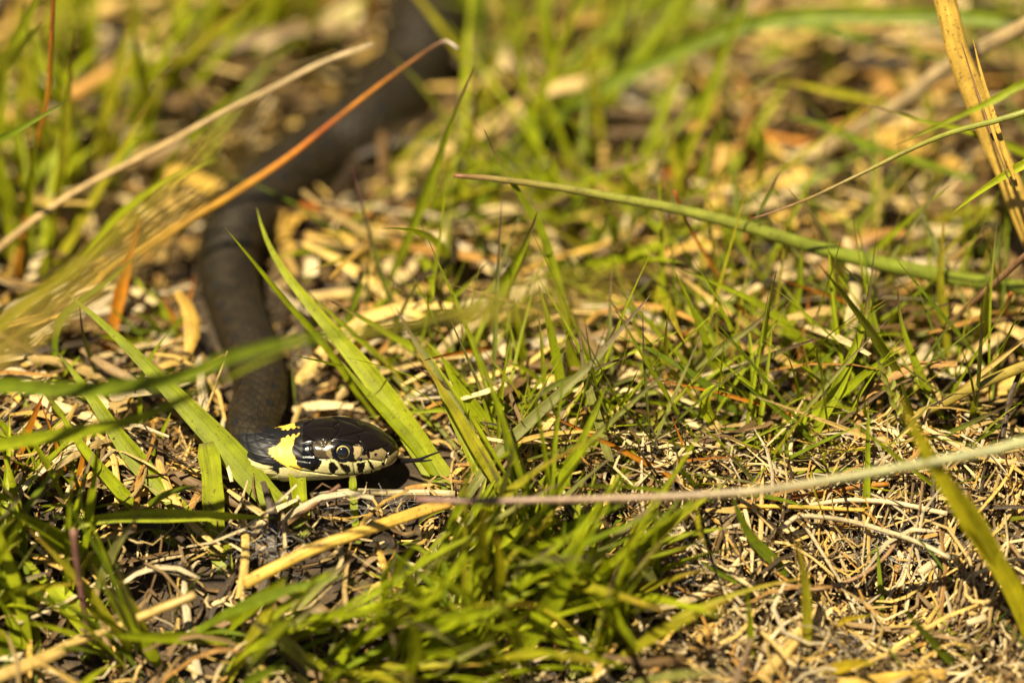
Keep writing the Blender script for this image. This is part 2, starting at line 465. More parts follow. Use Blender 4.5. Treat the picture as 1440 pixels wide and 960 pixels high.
hw_ = np.clip((XS - 380) / 50, 0, 1)[:, None]           # 1 on the head
ne = 2 + .55 * hw_
co = np.sign(cs) * np.abs(cs)[None] ** (2 / ne); si = np.sign(sn) * np.abs(sn)[None] ** (2 / ne)
# normalise so that the seen outline keeps its size
LX = Hb[:, None] * co; LZ = Hh[:, None] * si
ext = np.max(LZ * CT + np.abs(LX) * ST, 1); want = np.sqrt((Hh * CT) ** 2 + (Hb * ST) ** 2)
LX *= (want / np.maximum(ext, 1e-6))[:, None]; LZ *= (want / np.maximum(ext, 1e-6))[:, None]
XX = np.repeat(XS[:, None], NA, 1)
def seen(LX, LZ): return CY[:, None] - (LZ * CT - np.abs(LX) * ST)
YY = seen(LX, LZ)
rad = np.hypot(LX, LZ) + 1e-6
disp = np.zeros_like(XX)
head = XX > 392
EX, EY = 484.2, 634.5
# brow ridge, loreal hollow, eye socket, cheek
disp += 1.6 * np.exp(-((YY - (617 + (XX - 480) * .06)) / 3.5) ** 2) * np.exp(-((XX - 492) / 26) ** 2) * head
disp -= 1.3 * np.exp(-((YY - 636) / 7) ** 2) * np.exp(-((XX - 517) / 14) ** 2) * head
disp += 1.0 * np.exp(-((YY - 653) / 6) ** 2) * np.exp(-((XX - 440) / 30) ** 2) * head
er = np.hypot(XX - EX, YY - EY)
disp -= 3.0 * np.clip(1 - er / 12.5, 0, 1) ** .6 * head
# seams between the head plates
SEAMS = [z6((160, 178), (300, 160), (420, 178), (465, 215), (430, 262), (385, 288), (350, 335), (280, 300), (200, 250), (135, 235)),
         z6((465, 215), (480, 165), (560, 118)), z6((420, 264), (560, 237), (700, 207), (800, 180)),
         z6((385, 288), (480, 292), (600, 322), (645, 300), (640, 238)), z6((645, 300), (690, 380), (740, 370), (840, 345), (880, 330)),
         z6((600, 322), (670, 345), (655, 420), (620, 455)), z6((690, 380), (700, 405), (722, 395), (730, 447), (670, 455)),
         z6((800, 180), (835, 205), (850, 255), (905, 300), (930, 335)), z6((830, 345), (880, 390), (850, 470), (830, 522)),
         z6((720, 447), (830, 462)), z6((350, 335), (340, 290)), z6((280, 300), (230, 310), (240, 385), (290, 440), (400, 440)),
         z6((300, 450), (270, 530)), z6((400, 440), (420, 560)), z6((470, 470), (500, 535), (540, 572)), z6((588, 470), (602, 578)),
         z6((690, 470), (660, 570)), z6((715, 455), (770, 545)), z6((560, 118), (720, 130), (800, 180)),
         z6((135, 235), (90, 290), (140, 330), (250, 300)), z6((90, 350), (170, 420), (270, 420)), z6((110, 450), (230, 470))]
MOUTH = z6((905, 497), (860, 518), (830, 532), (760, 560), (660, 578), (540, 577), (400, 570), (300, 557), (160, 538), (60, 505))
sd = np.full(XX.shape, 1e9)
hm = XX > 385
for s_ in SEAMS: sd[hm] = np.minimum(sd[hm], seg_dist(XX[hm], YY[hm], s_))
md = np.full(XX.shape, 1e9); md[hm] = seg_dist(XX[hm], YY[hm], MOUTH)
disp -= 1.15 * np.exp(-(sd / .95) ** 2)
disp += 1.0 * np.clip(sd / 7, 0, 1) ** .7 * head
disp -= 1.5 * np.exp(-(md / .9) ** 2)
no = np.hypot(XX - 530, YY - 638); disp -= 1.8 * np.exp(-(no / 1.7) ** 2) * head
# body scales: staggered diamonds, overlapping towards the tail, keeled
deg = np.degrees(ph); deg = np.where(deg > 270, deg - 360, deg)       # -90..270, 90 is the spine
PP = np.repeat(((deg - 90) / 14.2)[None], len(XS), 0)
arc = np.r_[0, np.cumsum(np.linalg.norm(np.diff(C, axis=0), axis=1))] / S
rloc = np.r_[rb_h, np.full(len(hx_), rb_h[-1])]
along = np.cumsum(np.r_[0, np.diff(arc)] / np.maximum(rloc * .22, 5.0))
QQ = np.repeat(along[:, None], NA, 1)
a_, b_ = (PP + QQ) / 2 + 100, (QQ - PP) / 2 + 100
fa, fb = a_ % 1, b_ % 1; ia, ib = np.floor(a_).astype(int), np.floor(b_).astype(int)
edge = np.minimum(np.minimum(fa, 1 - fa), np.minimum(fb, 1 - fb))
front = (fa + fb) / 2
bodym = np.clip((398 - XX) / 14, 0, 1)
dors = np.clip((np.repeat(deg[None], len(XS), 0) + 42) / 10, 0, 1) * np.clip((222 - np.repeat(deg[None], len(XS), 0)) / 10, 0, 1)
sc_h = np.clip(edge / .16, 0, 1) ** .6 * (1.15 - .7 * front)
keel = np.exp(-((fa - fb) / .10) ** 2) * .35
size = np.maximum(rloc * .22, 5.0)[:, None]
disp += bodym * dors * (sc_h + keel - .6) * size * .16
bel = bodym * (1 - dors)
belq = (QQ / 1.0) % 1
disp += bel * (np.clip(np.minimum(belq, 1 - belq) / .12, 0, 1) - 1) * 1.0
disp[-1] = 0
sc_f = (rad + disp * np.clip(rad / 6, 0, 1)) / rad
V = C[:, None] + (lat[:, None] * (LX * sc_f)[..., None] + upv[:, None] * (LZ * sc_f)[..., None]) * S
# pigment
def hash01(i, j):
    h = np.sin(i * 127.1 + j * 311.7) * 43758.5453; return h - np.floor(h)
hv = hash01(ia, ib)
col = np.zeros((*XX.shape, 3)); gloss = np.full(XX.shape, .42)
olive = np.array([0.0145, 0.0095, 0.003]); dark = np.array([0.008, 0.007, 0.006]); pale = np.array([0.27, 0.28, 0.15])
b3 = np.broadcast_to
col[:] = olive * (.7 + .6 * hv[..., None])
degm = np.abs(np.repeat(deg[None], len(XS), 0) - 90)                 # 0 spine .. 180 belly
spot_c = hash01(np.floor(QQ / 5.2) + (degm > 45) * 17, (degm > 45) * 3.0)
lo = (QQ / 5.2) % 1
spot = ((np.abs(degm - 38) < 9) & (np.abs(lo - .3 - .3 * spot_c) < .16)) | ((np.abs(degm - 82) < 11) & (np.abs(lo - .5 + .3 * spot_c) < .13))
spot &= hash01(ia + 3, ib + 9) > .15
col[spot] = dark
flank = np.clip((degm - np.interp(XX, [0, 150], [94, 106]) + 8 * (hv - .5)) / 10, 0, 1)[..., None]
col = col * (1 - flank) + pale * (.75 + .5 * hv[..., None]) * flank
bar = (degm > 122) & (hash01(np.floor(QQ), np.floor(QQ * 0) + (degm < 146) * 5) > .52)
col[bar] = dark * 1.5
gap = (1 - np.clip(edge / .07, 0, 1)) * dors
col = col * (1 - .6 * gap[..., None])
# head and neck pattern
hd = XX > 392
c_head = np.array([0.0065, 0.0042, 0.0028]); c_khaki = np.array([0.22, 0.165, 0.075]); c_yel = np.array([0.70, 0.49, 0.065]); c_lab = np.array([0.66, 0.59, 0.26]); c_blk = np.array([0.0045, 0.0045, 0.005])
c_brn = np.array([0.05, 0.036, 0.016])
wob = 1.1 * np.sin(XX * .9 + YY * .6) + .8 * np.sin(XX * .5 - YY * 1.3)
Xw, Yw = XX + wob * .35, YY + wob * .35
plate = hash01(np.floor(XX / 23), np.floor(YY / 13))
col[hd] = c_head
# everything below the eye line is pale
labm = hd & (Yw > np.interp(XX, [392, 430, 452, 466, 478, 500, 520, 540, 562], [655, 656, 645, 642, 647, 648, 645, 646, 636]))
col[labm] = c_lab
def paint(poly, c):
    m = in_poly(Xw, Yw, poly) & (XX > 300); col[m] = c
paint(z6((340, 290), (410, 290), (400, 370), (420, 420), (380, 455), (290, 440), (240, 385), (230, 310), (270, 295)), c_brn)
paint(z6((395, 300), (360, 330), (365, 400), (400, 440), (420, 430), (405, 370)), c_khaki * .8)
paint(z6((595, 340), (640, 325), (672, 345), (655, 420), (620, 455), (600, 430)), c_khaki * 1.5)
paint(z6((658, 420), (700, 405), (718, 440), (672, 456)), c_khaki * .7)
paint(z6((726, 392), (830, 350), (875, 390), (860, 440), (830, 462), (730, 447)), c_khaki * .95)
paint(z6((880, 420), (968, 370), (960, 430), (905, 475), (850, 500)), c_khaki * 1.05)
paint(z6((85, 290), (140, 330), (250, 295), (270, 420), (335, 455), (300, 520), (250, 542), (170, 510), (110, 450), (80, 350)), c_blk)
paint(z6((388, 470), (432, 468), (474, 520), (442, 540), (430, 576), (392, 548), (384, 500)), c_blk)
paint(z6((468, 470), (562, 498), (567, 545), (540, 558), (500, 532), (480, 500)), c_blk)
paint(z6((618, 475), (682, 468), (692, 510), (668, 556), (640, 562), (625, 530)), c_blk)
paint(z6((712, 455), (742, 470), (768, 532), (745, 532), (725, 500)), c_blk)
paint(z6((822, 462), (852, 478), (852, 512), (830, 492)), c_blk)
for k_ in (735, 790, 842): paint(z6((k_, 540), (k_ + 12, 530), (k_ + 18, 575), (k_ + 4, 578)), c_blk)
chin = (md < 8) & (XX > 392) & (Yw > np.interp(XX, [400, 460, 510, 535, 560], [657, 666, 666.5, 661, 653]))
col[chin] = c_lab * .95
# neck: black, yellow collar, pale throat with black marks
nk = (XX > 343) & (XX <= 430)
coll = z1((442, 232), (400, 235), (370, 255), (345, 295), (308, 320), (303, 345), (322, 375), (370, 405), (400, 425), (450, 432), (470, 430), (432, 400), (427, 370), (405, 340), (412, 300), (420, 270), (440, 252))
blk2 = z1((180, 300), (260, 250), (350, 205), (430, 150), (480, 150), (470, 235), (400, 235), (345, 295), (300, 330), (322, 385), (370, 412), (340, 418), (270, 400), (215, 372), (185, 345))
m = in_poly(Xw, Yw, blk2) & nk; col[m] = c_blk
thr = nk & (Yw > np.interp(XX, [340, 360, 385, 400, 430], [648, 644, 652, 656, 657])) & ~m
col[thr] = c_lab * (.8 + .3 * hv[thr][:, None])
mk = thr & (hash01(ia, ib) > .8) & (XX < 395); col[mk] = c_blk
m = in_poly(Xw, Yw, coll) & (np.abs(LX) > 8 + 2.5 * np.sin(XX * .8)); col[m] = c_yel * (.85 + .3 * hv[m][:, None])
# plate seams coloured darker than the plates
sm = hd & (sd < 1.0); col[sm] *= .45
mm = hd & (md < .7); col[mm] = c_blk
ring = hd & (er < 14.2) & (er > 0); col[ring] = c_blk
nn = hd & (no < 2.3); col[nn] = c_blk
gloss = np.where(XX > 428, .17, .46) + .06 * hv
vi = np.arange(len(XS) * NA).reshape(len(XS), NA); vj = np.roll(vi, -1, 1)
F = np.stack([vi[:-1], vj[:-1], vj[1:], vi[1:]], -1).reshape(-1, 4)
snake_base = P0.copy()
snake = empty('grass_snake', snake_base)
tag(snake, 'dark olive grass snake with yellow collar and flicking black tongue winding through the grass', 'snake')
me = new_mesh('snake_body', V.reshape(-1, 3) - snake_base, F, M_SKIN, col.reshape(-1, 3))
ga = me.attributes.new('gloss', 'FLOAT', 'POINT'); ga.data.foreach_set('value', gloss.astype(np.float32).ravel())
obj('body', me, snake)

def dome(rad, polar0, polar1, axis, nlat=14, nlon=40, sx=1.0):
    """part of a sphere around an axis"""
    axis = nrm(np.asarray(axis, float)); s_ = nrm(np.cross(axis, [0, 0, 1.0])); t_ = np.cross(s_, axis)
    th = np.linspace(polar0, polar1, nlat); lo_ = np.linspace(0, 2 * np.pi, nlon, endpoint=False)
    V = rad * (np.sin(th)[:, None, None] * (np.cos(lo_)[None, :, None] * s_ + np.sin(lo_)[None, :, None] * t_) + np.cos(th)[:, None, None] * axis)
    i_ = np.arange(nlat * nlon).reshape(nlat, nlon); j_ = np.roll(i_, -1, 1)
    return V.reshape(-1, 3), np.stack([i_[:-1], j_[:-1], j_[1:], i_[1:]], -1).reshape(-1, 4)
# eyes: find the surface point that shows at the eye's place, both sides
ist = int(np.argmin(np.abs(XS - EX)))
near_idx = np.where(cs > 0)[0]
kk = near_idx[np.argmin(np.abs(YY[ist, near_idx] - EY))]
sx_, sz_ = LX[ist, kk] * S, LZ[ist, kk] * S
for sgn in (1, -1):
    outw = nrm(np.array([.10, -sgn * 1.0, .52]))
    ctr = np.array([P0[0] + (EX - 460) * S, -sgn * abs(sx_), C[ist, 2] + sz_]) - outw * 10.0 * S
    r_e = 12.8 * S
    v_, f_ = dome(r_e, 0.001, 2.0, outw)
    ey = obj('eye', new_mesh('eye', v_, f_, M_EYE), snake, ctr - snake_base)
    v_, f_ = dome(r_e * 1.006, .70, .82, outw, 4, 48)
    obj('iris_ring', new_mesh('iris_ring', v_, f_, M_IRIS), ey)
# forked tongue
tg = np.array([W(545, 649, 0), W(556, 648, -1), W(568, 647.5, -3), W(580, 647, -5)])
f1 = np.array([W(578, 647.2, -4.8), W(590, 645.5, -6.2), W(604, 640, -7.6), W(622, 633.5, -9.5)])
f2 = np.array([W(578, 647.4, -4.8), W(588, 647.8, -5.8), W(598, 647.6, -6.6), W(608, 646.2, -7.2)])
def tube_v(P, r, flat, n=18, m=10):
    P = spline(P, n); rr = np.interp(np.linspace(0, 1, n), np.linspace(0, 1, len(r)), r) * S
    T = nrm(np.gradient(P, axis=0)); s_ = nrm(np.cross(T, VIEW[None])); n_ = np.cross(s_, T)
    a = np.linspace(0, 2 * np.pi, m, endpoint=False)
    V = P[:, None] + rr[:, None, None] * (s_[:, None] * np.cos(a)[None, :, None] + flat * n_[:, None] * np.sin(a)[None, :, None])
    i_ = np.arange(n * m).reshape(n, m); j_ = np.roll(i_, -1, 1)
    return V.reshape(-1, 3), np.stack([i_[:-1], j_[:-1], j_[1:], i_[1:]], -1).reshape(-1, 4)
tv, tf, o_ = [], [], 0
for P_, r_ in ((tg, (4.6, 4.8, 4.2, 3.2)), (f1, (3.0, 2.2, 1.5, .8)), (f2, (2.7, 2.1, 1.5, .8))):
    a, b = tube_v(P_, r_, .55); tv.append(a); tf.append(b + o_); o_ += len(a)
obj('tongue', new_mesh('tongue', np.vstack(tv) - snake_base, np.vstack(tf), M_TONGUE), snake)

# ---------------------------------------------------------------- room for the snake
SNK_XY = C[::6, :2]; SNK_R = Hb[::6] * S; SNK_Z = C[::6, 2] + Hh[::6] * S
def to_px(P):
    v = P - CAM; t = v @ FWD
    return 720 + (v @ RIGHT) * D / t / S, 480 - (v @ UP) * D / t / S, (t - D) * 1000
# plants do not grow over the straw by the head nor over the broad neck blades
KEEP_CLEAR = [((360, 812), (625, 710), 16), ((300, 640), (312, 770), 20), ((110, 530), (270, 735), 14), ((420, 650), (425, 725), 12), ((497, 668), (502, 745), 8), ((340, 650), (425, 745), 18)]
BODY_CLEAR = [((575, 110), (450, 215), 36), ((450, 215), (334, 318), 34), ((325, 330), (330, 430), 34), ((330, 430), (366, 545), 22), ((430, 565), (530, 580), 20)]
def hits_snake(P, blades=False):
    """P (n,k,3): does any point lie inside the body, or stand right before the head and tongue"""
    if P.shape[1] < 10:
        P = np.concatenate([P[:, :-1] * (1 - f_) + P[:, 1:] * f_ for f_ in (0, .25, .5, .75)] + [P[:, -1:]], 1)
    n, k, _ = P.shape; Q = P.reshape(-1, 3)
    bad = np.zeros(len(Q), bool)
    near = np.where((np.abs(Q[:, 0] + .03) < .07) & (Q[:, 1] > -.03) & (Q[:, 1] < .30))[0]
    for c0 in range(0, len(near), 4000):
        ii = near[c0:c0 + 4000]
        d = np.linalg.norm(Q[ii, None, :2] - SNK_XY[None], axis=2)
        bad[ii] |= ((d < SNK_R[None] * 1.02 + .0004) & (Q[ii, 2][:, None] < SNK_Z[None] + .004)).any(1)
    px, py, dd = to_px(Q)
    for (x0, y0), (x1, y1), r_, dmax in ([(*q_, -4) for q_ in KEEP_CLEAR] + [(*q_, 200) for q_ in BODY_CLEAR] if blades else [(*KEEP_CLEAR[0], -19), (*BODY_CLEAR[-1], 11)]):
        vx, vy = x1 - x0, y1 - y0; t_ = np.clip(((px - x0) * vx + (py - y0) * vy) / (vx * vx + vy * vy), 0, 1)
        bad |= (np.hypot(px - x0 - t_ * vx, py - y0 - t_ * vy) < r_) & (dd < dmax)
    bad |= (px > 378) & (px < 632) & (py > 578) & (py < 668) & (dd < 4)
    return bad.reshape(n, k).any(1)

# ---------------------------------------------------------------- batches of thin strips (litter and short grass)
def strips(P, side, nor, width, tint, arch=0.25):
    """P (n,k,3), side/nor (n,k,3), width (n,k), tint (n,k,3) -> verts, faces, tint, st"""
    ok = ~hits_snake(P); P, side, nor, width, tint = P[ok], side[ok], nor[ok], width[ok], tint[ok]
    n, k, _ = P.shape
    hw = (width * .5)[..., None]
    L = P - side * hw; C = P + nor * hw * arch * 2; Rr = P + side * hw
    V = np.stack([L, C, Rr], 2)                                  # n,k,3,3
    T = np.repeat(tint[:, :, None, :], 3, 2)
    ln = np.r_['1', np.zeros((n, 1)), np.cumsum(np.linalg.norm(np.diff(P, axis=1), axis=2), 1)]
    off = rng.uniform(0, 40, (n, 1))
    st = np.stack([np.broadcast_to(np.array([0, .5, 1.0]), (n, k, 3)) + off[..., None], np.repeat((ln + off)[:, :, None], 3, 2)], -1)
    base = (np.arange(n) * k * 3)[:, None, None]
    r = (np.arange(k - 1) * 3)[None, :, None]; c = np.arange(2)[None, None, :]
    a = base + r + c
    F = np.stack([a, a + 1, a + 4, a + 3], -1).reshape(-1, 4)
    return V.reshape(-1, 3), F, T.reshape(-1, 3), st.reshape(-1, 2)

STRAW_COL = np.array([(0.42, 0.29, 0.10), (0.50, 0.335, 0.085), (0.55, 0.42, 0.20), (0.33, 0.17, 0.035), (0.12, 0.07, 0.025),
                      (0.42, 0.34, 0.20), (0.035, 0.022, 0.010), (0.46, 0.28, 0.05), (0.19, 0.12, 0.045)])
def litter(n, xr, yr, L, Wd, hmax, weights, aniso=0.0, k=5, bend=0.5):
    x = rng.uniform(*xr, n); y = rng.uniform(*yr, n)
    ln = rng.uniform(L[0], L[1], n); w = rng.uniform(Wd[0], Wd[1], n) ** 1.0
    a = rng.uniform(0, 2 * np.pi, n)
    flat = rng.random(n) < aniso
    a = np.where(flat, rng.normal(0, .45, n), a)
    kap = rng.normal(0, bend, n)
    u = np.linspace(-.5, .5, k)
    ang = a[:, None] + kap[:, None] * u
    px = x[:, None] + np.cos(ang) * u * ln[:, None]; py = y[:, None] + np.sin(ang) * u * ln[:, None]
    tilt = rng.normal(0, .18, n)
    if aniso == .15: w = w * np.where((x > .02) & (y < .01), .75, 1.0)
    z0 = rng.random(n) ** 1.3 * hmax
    pz = ground_z(px, py) + z0[:, None] + np.abs(tilt)[:, None] * (u + .5) * ln[:, None] + (0.25 - u ** 2) * (ln * rng.uniform(0, .2, n))[:, None]
    P = np.stack([px, py, pz], -1)
    T = nrm(np.gradient(P, axis=1))
    up = nrm(np.stack([rng.normal(0, .5, n), rng.normal(0, .5, n), np.ones(n)], -1))[:, None, :] * np.ones((1, k, 1))
    side = nrm(np.cross(T, up)); nor = np.cross(side, T)
    taper = np.minimum(1, .55 + 1.6 * np.minimum(u + .5, .5 - u))
    width = w[:, None] * taper[None] * rng.uniform(.85, 1.1, (n, k))
    ci = rng.choice(len(STRAW_COL), n, p=np.array(weights) / sum(weights))
    tint = STRAW_COL[ci] * rng.uniform(.7, 1.25, (n, 1))
    thin = (x < .025) & (y < -.004) & (y > -.09) & (rng.random(n) < .5); kp = ~thin
    return strips(P[kp], side[kp], nor[kp], width[kp], np.repeat(tint[kp][:, None], k, 1), .28)
def join(parts):
    V, F, T, U = [], [], [], []; o = 0
    for v, f, t, u in parts:
        V.append(v); F.append(f + o); T.append(t); U.append(u); o += len(v)
    return np.vstack(V), np.vstack(F), np.vstack(T), np.vstack(U)

WN = [3, 3, 3, 2.5, 5, 2.5, 5, 1.2, 5]
parts = [litter(5200, (-.10, .03), (-.035, .20), (.003, .009), (.0003, .0013), .0022, [3, 2, 2, 2, 5, 3, 4, 1, 5], .05, bend=.9),
         litter(2500, (-.20, .20), (-.09, .13), (.010, .034), (.0006, .0024), .007, WN, .15),
         litter(1900, (-.20, .20), (-.09, .13), (.008, .024), (.0006, .0020), .004, [2, 1, 1, 2, 5, 1, 5, 1, 5], .15),  # low decayed layer; its dark colours also stand in for shade between straws
         litter(2000, (-.22, .22), (.10, .38), (.018, .065), (.0010, .0040), .012, [4, 4, 4, 2, 5, 3, 5, 1.5, 5], .45),
         litter(1300, (-.22, .22), (.02, .16), (.014, .045), (.0010, .0036), .011, [3, 3, 3, 2, 5, 2, 5, 1.5, 5], .35),
         litter(5000, (-.6, .6), (-.45, -.09), (.02, .06), (.001, .004), .006, WN, .2),
         litter(4000, (-.6, .6), (.36, .95), (.02, .06), (.001, .004), .006, WN, .2),
         litter(1500, (-.6, -.2), (-.1, .4), (.02, .06), (.001, .004), .006, WN, .2),
         litter(1500, (.2, .6), (-.1, .4), (.02, .06), (.001, .004), .006, WN, .2)]
v, f, t, u = join(parts)
tag(obj('dead_grass_litter', new_mesh('dead_grass_litter', v, f, M_STRAW, t, u)),
    'dense mat of fallen tan and brown straw covering the ground', 'dead grass', kind='stuff')
v, f, t, u = join([litter(3200, (.025, .15), (-.080, .006), (.006, .024), (.0003, .0010), .008, [4, 3, 6, 1, 3, 6, 3, 1, 4], .05, bend=1.2),
                   litter(1500, (-.16, .02), (-.075, .03), (.006, .02), (.00025, .0007), .006, [3, 2, 3, 2, 4, 3, 4, 1, 3], .05, bend=1.2)])
tag(obj('fine_straw', new_mesh('fine_straw', v, f, M_STRAW, t, u)),
    'fine pale chopped straw fibres matted over the litter', 'straw', kind='stuff')

GREEN = np.array([(0.16, 0.205, 0.010), (0.125, 0.175, 0.012), (0.20, 0.23, 0.012), (0.09, 0.14, 0.014), (0.23, 0.24, 0.02)])
BROWN_TIP = np.array([0.10, 0.045, 0.03])

def short_grass(n, xr, yr, L, Wd, lean, k=6):
    x = rng.uniform(*xr, n); y = rng.uniform(*yr, n)
    keep = np.sin(x * 60 + 2) + np.sin(y * 45 + x * 20) + rng.normal(0, 1.0, n) > 0.0
    x, y = x[keep], y[keep]; n = len(x)
    ln = rng.uniform(*L, n); w = rng.uniform(*Wd, n); a = rng.uniform(0, 2 * np.pi, n)
    l0 = rng.uniform(.05, lean, n); l1 = l0 + rng.uniform(.2, 1.0, n)
    u = np.linspace(0, 1, k)
    th = l0[:, None] + (l1 - l0)[:, None] * u
    ds = (ln / (k - 1))[:, None]
    rr = np.cumsum(np.sin(th) * ds, 1) - np.sin(th[:, :1]) * ds; zz = np.cumsum(np.cos(th) * ds, 1) - np.cos(th[:, :1]) * ds
    P = np.stack([x[:, None] + np.cos(a)[:, None] * rr, y[:, None] + np.sin(a)[:, None] * rr, ground_z(x, y)[:, None] + zz], -1)
    T = nrm(np.gradient(P, axis=1))
    sa = a + np.pi / 2 + rng.normal(0, .5, n)
    side = np.stack([np.cos(sa), np.sin(sa), 0 * sa], -1)[:, None, :] * np.ones((1, k, 1))
    nor = nrm(np.cross(side, T))
    width = w[:, None] * np.minimum(1, 1.5 * (1 - u) ** .8 + .02)[None]
    base = GREEN[rng.integers(0, len(GREEN), n)] * rng.uniform(.65, 1.25, (n, 1))
    dry = rng.random(n) < .16
    base[dry] = STRAW_COL[rng.integers(0, 4, dry.sum())]
    tint = base[:, None] * np.ones((1, k, 1))
    return strips(P, side, nor, width, tint, -.2)
v, f, t, u = join([short_grass(420, (-.17, .17), (.05, .40), (.02, .055), (.0010, .0028), .6),
                   short_grass(420, (-.15, .15), (-.075, .05), (.008, .024), (.0006, .0018), .9),
                   short_grass(2600, (-.6, .6), (-.45, .95), (.02, .06), (.001, .003), .7)])
tag(obj('short_grass', new_mesh('short_grass', v, f, M_LEAF, t, u)),
    'short green grass scattered thinly through the litter', 'grass', kind='stuff')


# ---------------------------------------------------------------- big stems and straws that cross the picture
TH_LONG = None
# broad dry reed stem, upper right, split along its length, leaning over from outside the frame
P = curve3d([(1296, -150), (1318, -40), (1331, 10), (1347, 75), (1372, 140), (1391, 190), (1410, 232), (1430, 282), (1452, 335), (1490, 420), (1560, 560)], -4, None, 60)
uu = np.linspace(0, 1, 60)
me, b = tube_mesh('dry_reed_stem', P, 16.5 * S * (1 + .05 * np.sin(uu * 23)), 'sy', flat=.55, m=18, grooves=.05)
reed = tag(obj('dry_reed_stem', me, loc=b), 'broad golden dry reed stem with a dark lengthwise split, leaning at an angle', 'stem')
Ps = curve3d([(1368, 55), (1381, 110), (1397, 165), (1411, 210), (1424, 245), (1431, 268)], -6, -5, 30)
me, b2 = blade_mesh('torn_sheath', Ps, 9 * S, 'sy', fold=.4, taper='blade')
obj('torn_sheath', me, reed, b2 - b)
Ps = curve3d([(1352, 60), (1366, 105), (1381, 150), (1396, 195), (1414, 240), (1422, 262)], -5.6, -5.0, 30)
me, b2 = tube_mesh('dark_split', Ps, np.interp(np.linspace(0, 1, 30), [0, .5, 1], [.6, 2.2, .5]) * S, 'sb', flat=.5, m=6)
obj('dark_split', me, reed, b2 - b)

def grad_tint(n, stops):
    u = np.linspace(0, 1, n); k = [s_[0] for s_ in stops]
    return np.stack([np.interp(u, k, [s_[1][i] for s_ in stops]) for i in range(3)], -1)
put_tube('green_stem', 'thick round green stem with a blunt brown cut tip, lying above the turf', 'stem', 'g', 21, 3,
         [(638, 247), (680, 250), (740, 257), (800, 266), (870, 279), (960, 296), (1060, 322), (1150, 349), (1250, 373), (1350, 393), (1440, 406), (1540, 430), (1640, 520)], None, n=70, prof=[(0, 1.15), (.45, 1.05), (.7, .72), (.9, .46), (.97, .38), (1, .3)], m=14, flat=.95,
         tint=grad_tint(70, [(0, (.14, .17, .014)), (.5, (.15, .18, .016)), (.8, (.20, .20, .03)), (.95, (.19, .14, .04)), (1, (.20, .09, .04))]), mat=M_STEM)
put_tube('green_stem', 'slim green stem tapering to a brown point, crossing the dry reed stem', 'stem', 'g', 15, 4,
         [(1056, 308, 4), (1085, 299, 3), (1140, 278, 2), (1220, 240, 0), (1285, 208, -3), (1340, 186, -7), (1400, 170, -10), (1440, 158, -11), (1520, 130, -10), (1620, 160, 20), (1700, 330, None)], None, n=60, taper=(1.05, .18), m=12,
         tint=grad_tint(60, [(0, (.15, .18, .016)), (.6, (.20, .21, .03)), (.85, (.20, .14, .03)), (1, (.15, .06, .03))]), mat=M_STEM)
put_tube('grass_stalk', 'long pale stalk, purplish at one end, lying across the grass in front of the snake', 'stalk', 'gg', 15, -38,
         [(585, 702, -36), (660, 704, -38), (800, 702, -40), (960, 697, -42), (1080, 688, -44), (1180, 672, -47), (1300, 651, -50), (1400, 632, -52), (1450, 620, -53), (1560, 620, -48), (1680, 760, None)], None, n=60, taper=(1.15, .55), m=10,
         tint=grad_tint(60, [(0, (.24, .26, .07)), (.45, (.26, .25, .10)), (.68, (.25, .17, .09)), (1, (.19, .10, .075))]), mat=M_STEM)
put_tube('straw', 'yellow flat straw lying on the ground below the snake head', 'straw', 'sy', 17, 'lay', [(634, 706), (600, 716), (540, 736), (485, 755), (430, 776), (380, 801), (343, 820)], 0.011, n=40, taper=(1.0, .95), flat=.4, m=12, bulge=.05)
put_tube('straw', 'bleached straw in the shade right under the snake chin', 'straw', 'sp', 9, 'lay', [(640, 694), (600, 692), (550, 692), (490, 691), (440, 697)], 0.004, n=24, flat=.5)
put_tube('dry_grass_stalk', 'thin bleached tan stem slanting above the snake body, no leaves', 'stem', ((.46, .31, .12), (.46, .34, .17), .4), 11, 30,
         [(526, 62), (450, 90), (380, 126), (300, 166), (220, 210), (130, 256), (60, 300), (0, 348), (-80, 410), (-190, 520)], None, n=50, taper=(1.1, .7), mat=M_STRAW)
P_or = [(644, 69), (634, 61), (625, 58), (600, 72), (540, 115), (470, 170), (400, 225), (330, 271), (262, 311), (200, 350), (150, 380), (60, 470)]
put_tube('rusty_stem', 'rust orange dry stem with a bent white tip, crossing over the snake body', 'stem', 'o', 15, 22, P_or, None, n=70, taper=(1.0, .3), flat=.7,
         tint=grad_tint(70, [(0, (.24, .17, .02)), (.45, (.46, .23, .02)), (.62, (.48, .16, .012)), (.68, (.30, .07, .012)), (.76, (.46, .17, .012)), (.93, (.17, .07, .02)), (.965, (.15, .08, .04)), (.98, (.5, .42, .3)), (1, (.5, .42, .3))]), mat=M_STRAW)
put_tube('rusty_stem', 'thin rust orange upright stem with a kink at mid height', 'stem', 'o', 8, 5,
         [(78, -60), (75, 0), (72, 60), (68, 130), (62, 165), (50, 205), (43, 245), (40, 290), (30, 350), (22, 430)], None, n=40, taper=(1, .8), mat=M_STRAW)
put_tube('dry_stick', 'thick beige dry stalk lying slanted behind the golden reed stem', 'stalk', 'sp', 22, 20,
         [(1500, 0), (1440, 36), (1377, 70), (1327, 98), (1260, 150), (1187, 192), (1140, 225)], 75, n=40, flat=.7, m=12,
         tint=grad_tint(40, [(0, (.34, .25, .12)), (.6, (.38, .28, .14)), (1, (.42, .29, .12))]), mat=M_STRAW)
put_tube('rusty_stem', 'long rust orange dry stem lying level on the pale straw', 'stem', 'o', 11, 'lay', [(905, 158), (980, 172), (1060, 188), (1160, 206), (1260, 220), (1357, 232)], 0.012, n=40, taper=(.9, 1), flat=.7, mat=M_STRAW)
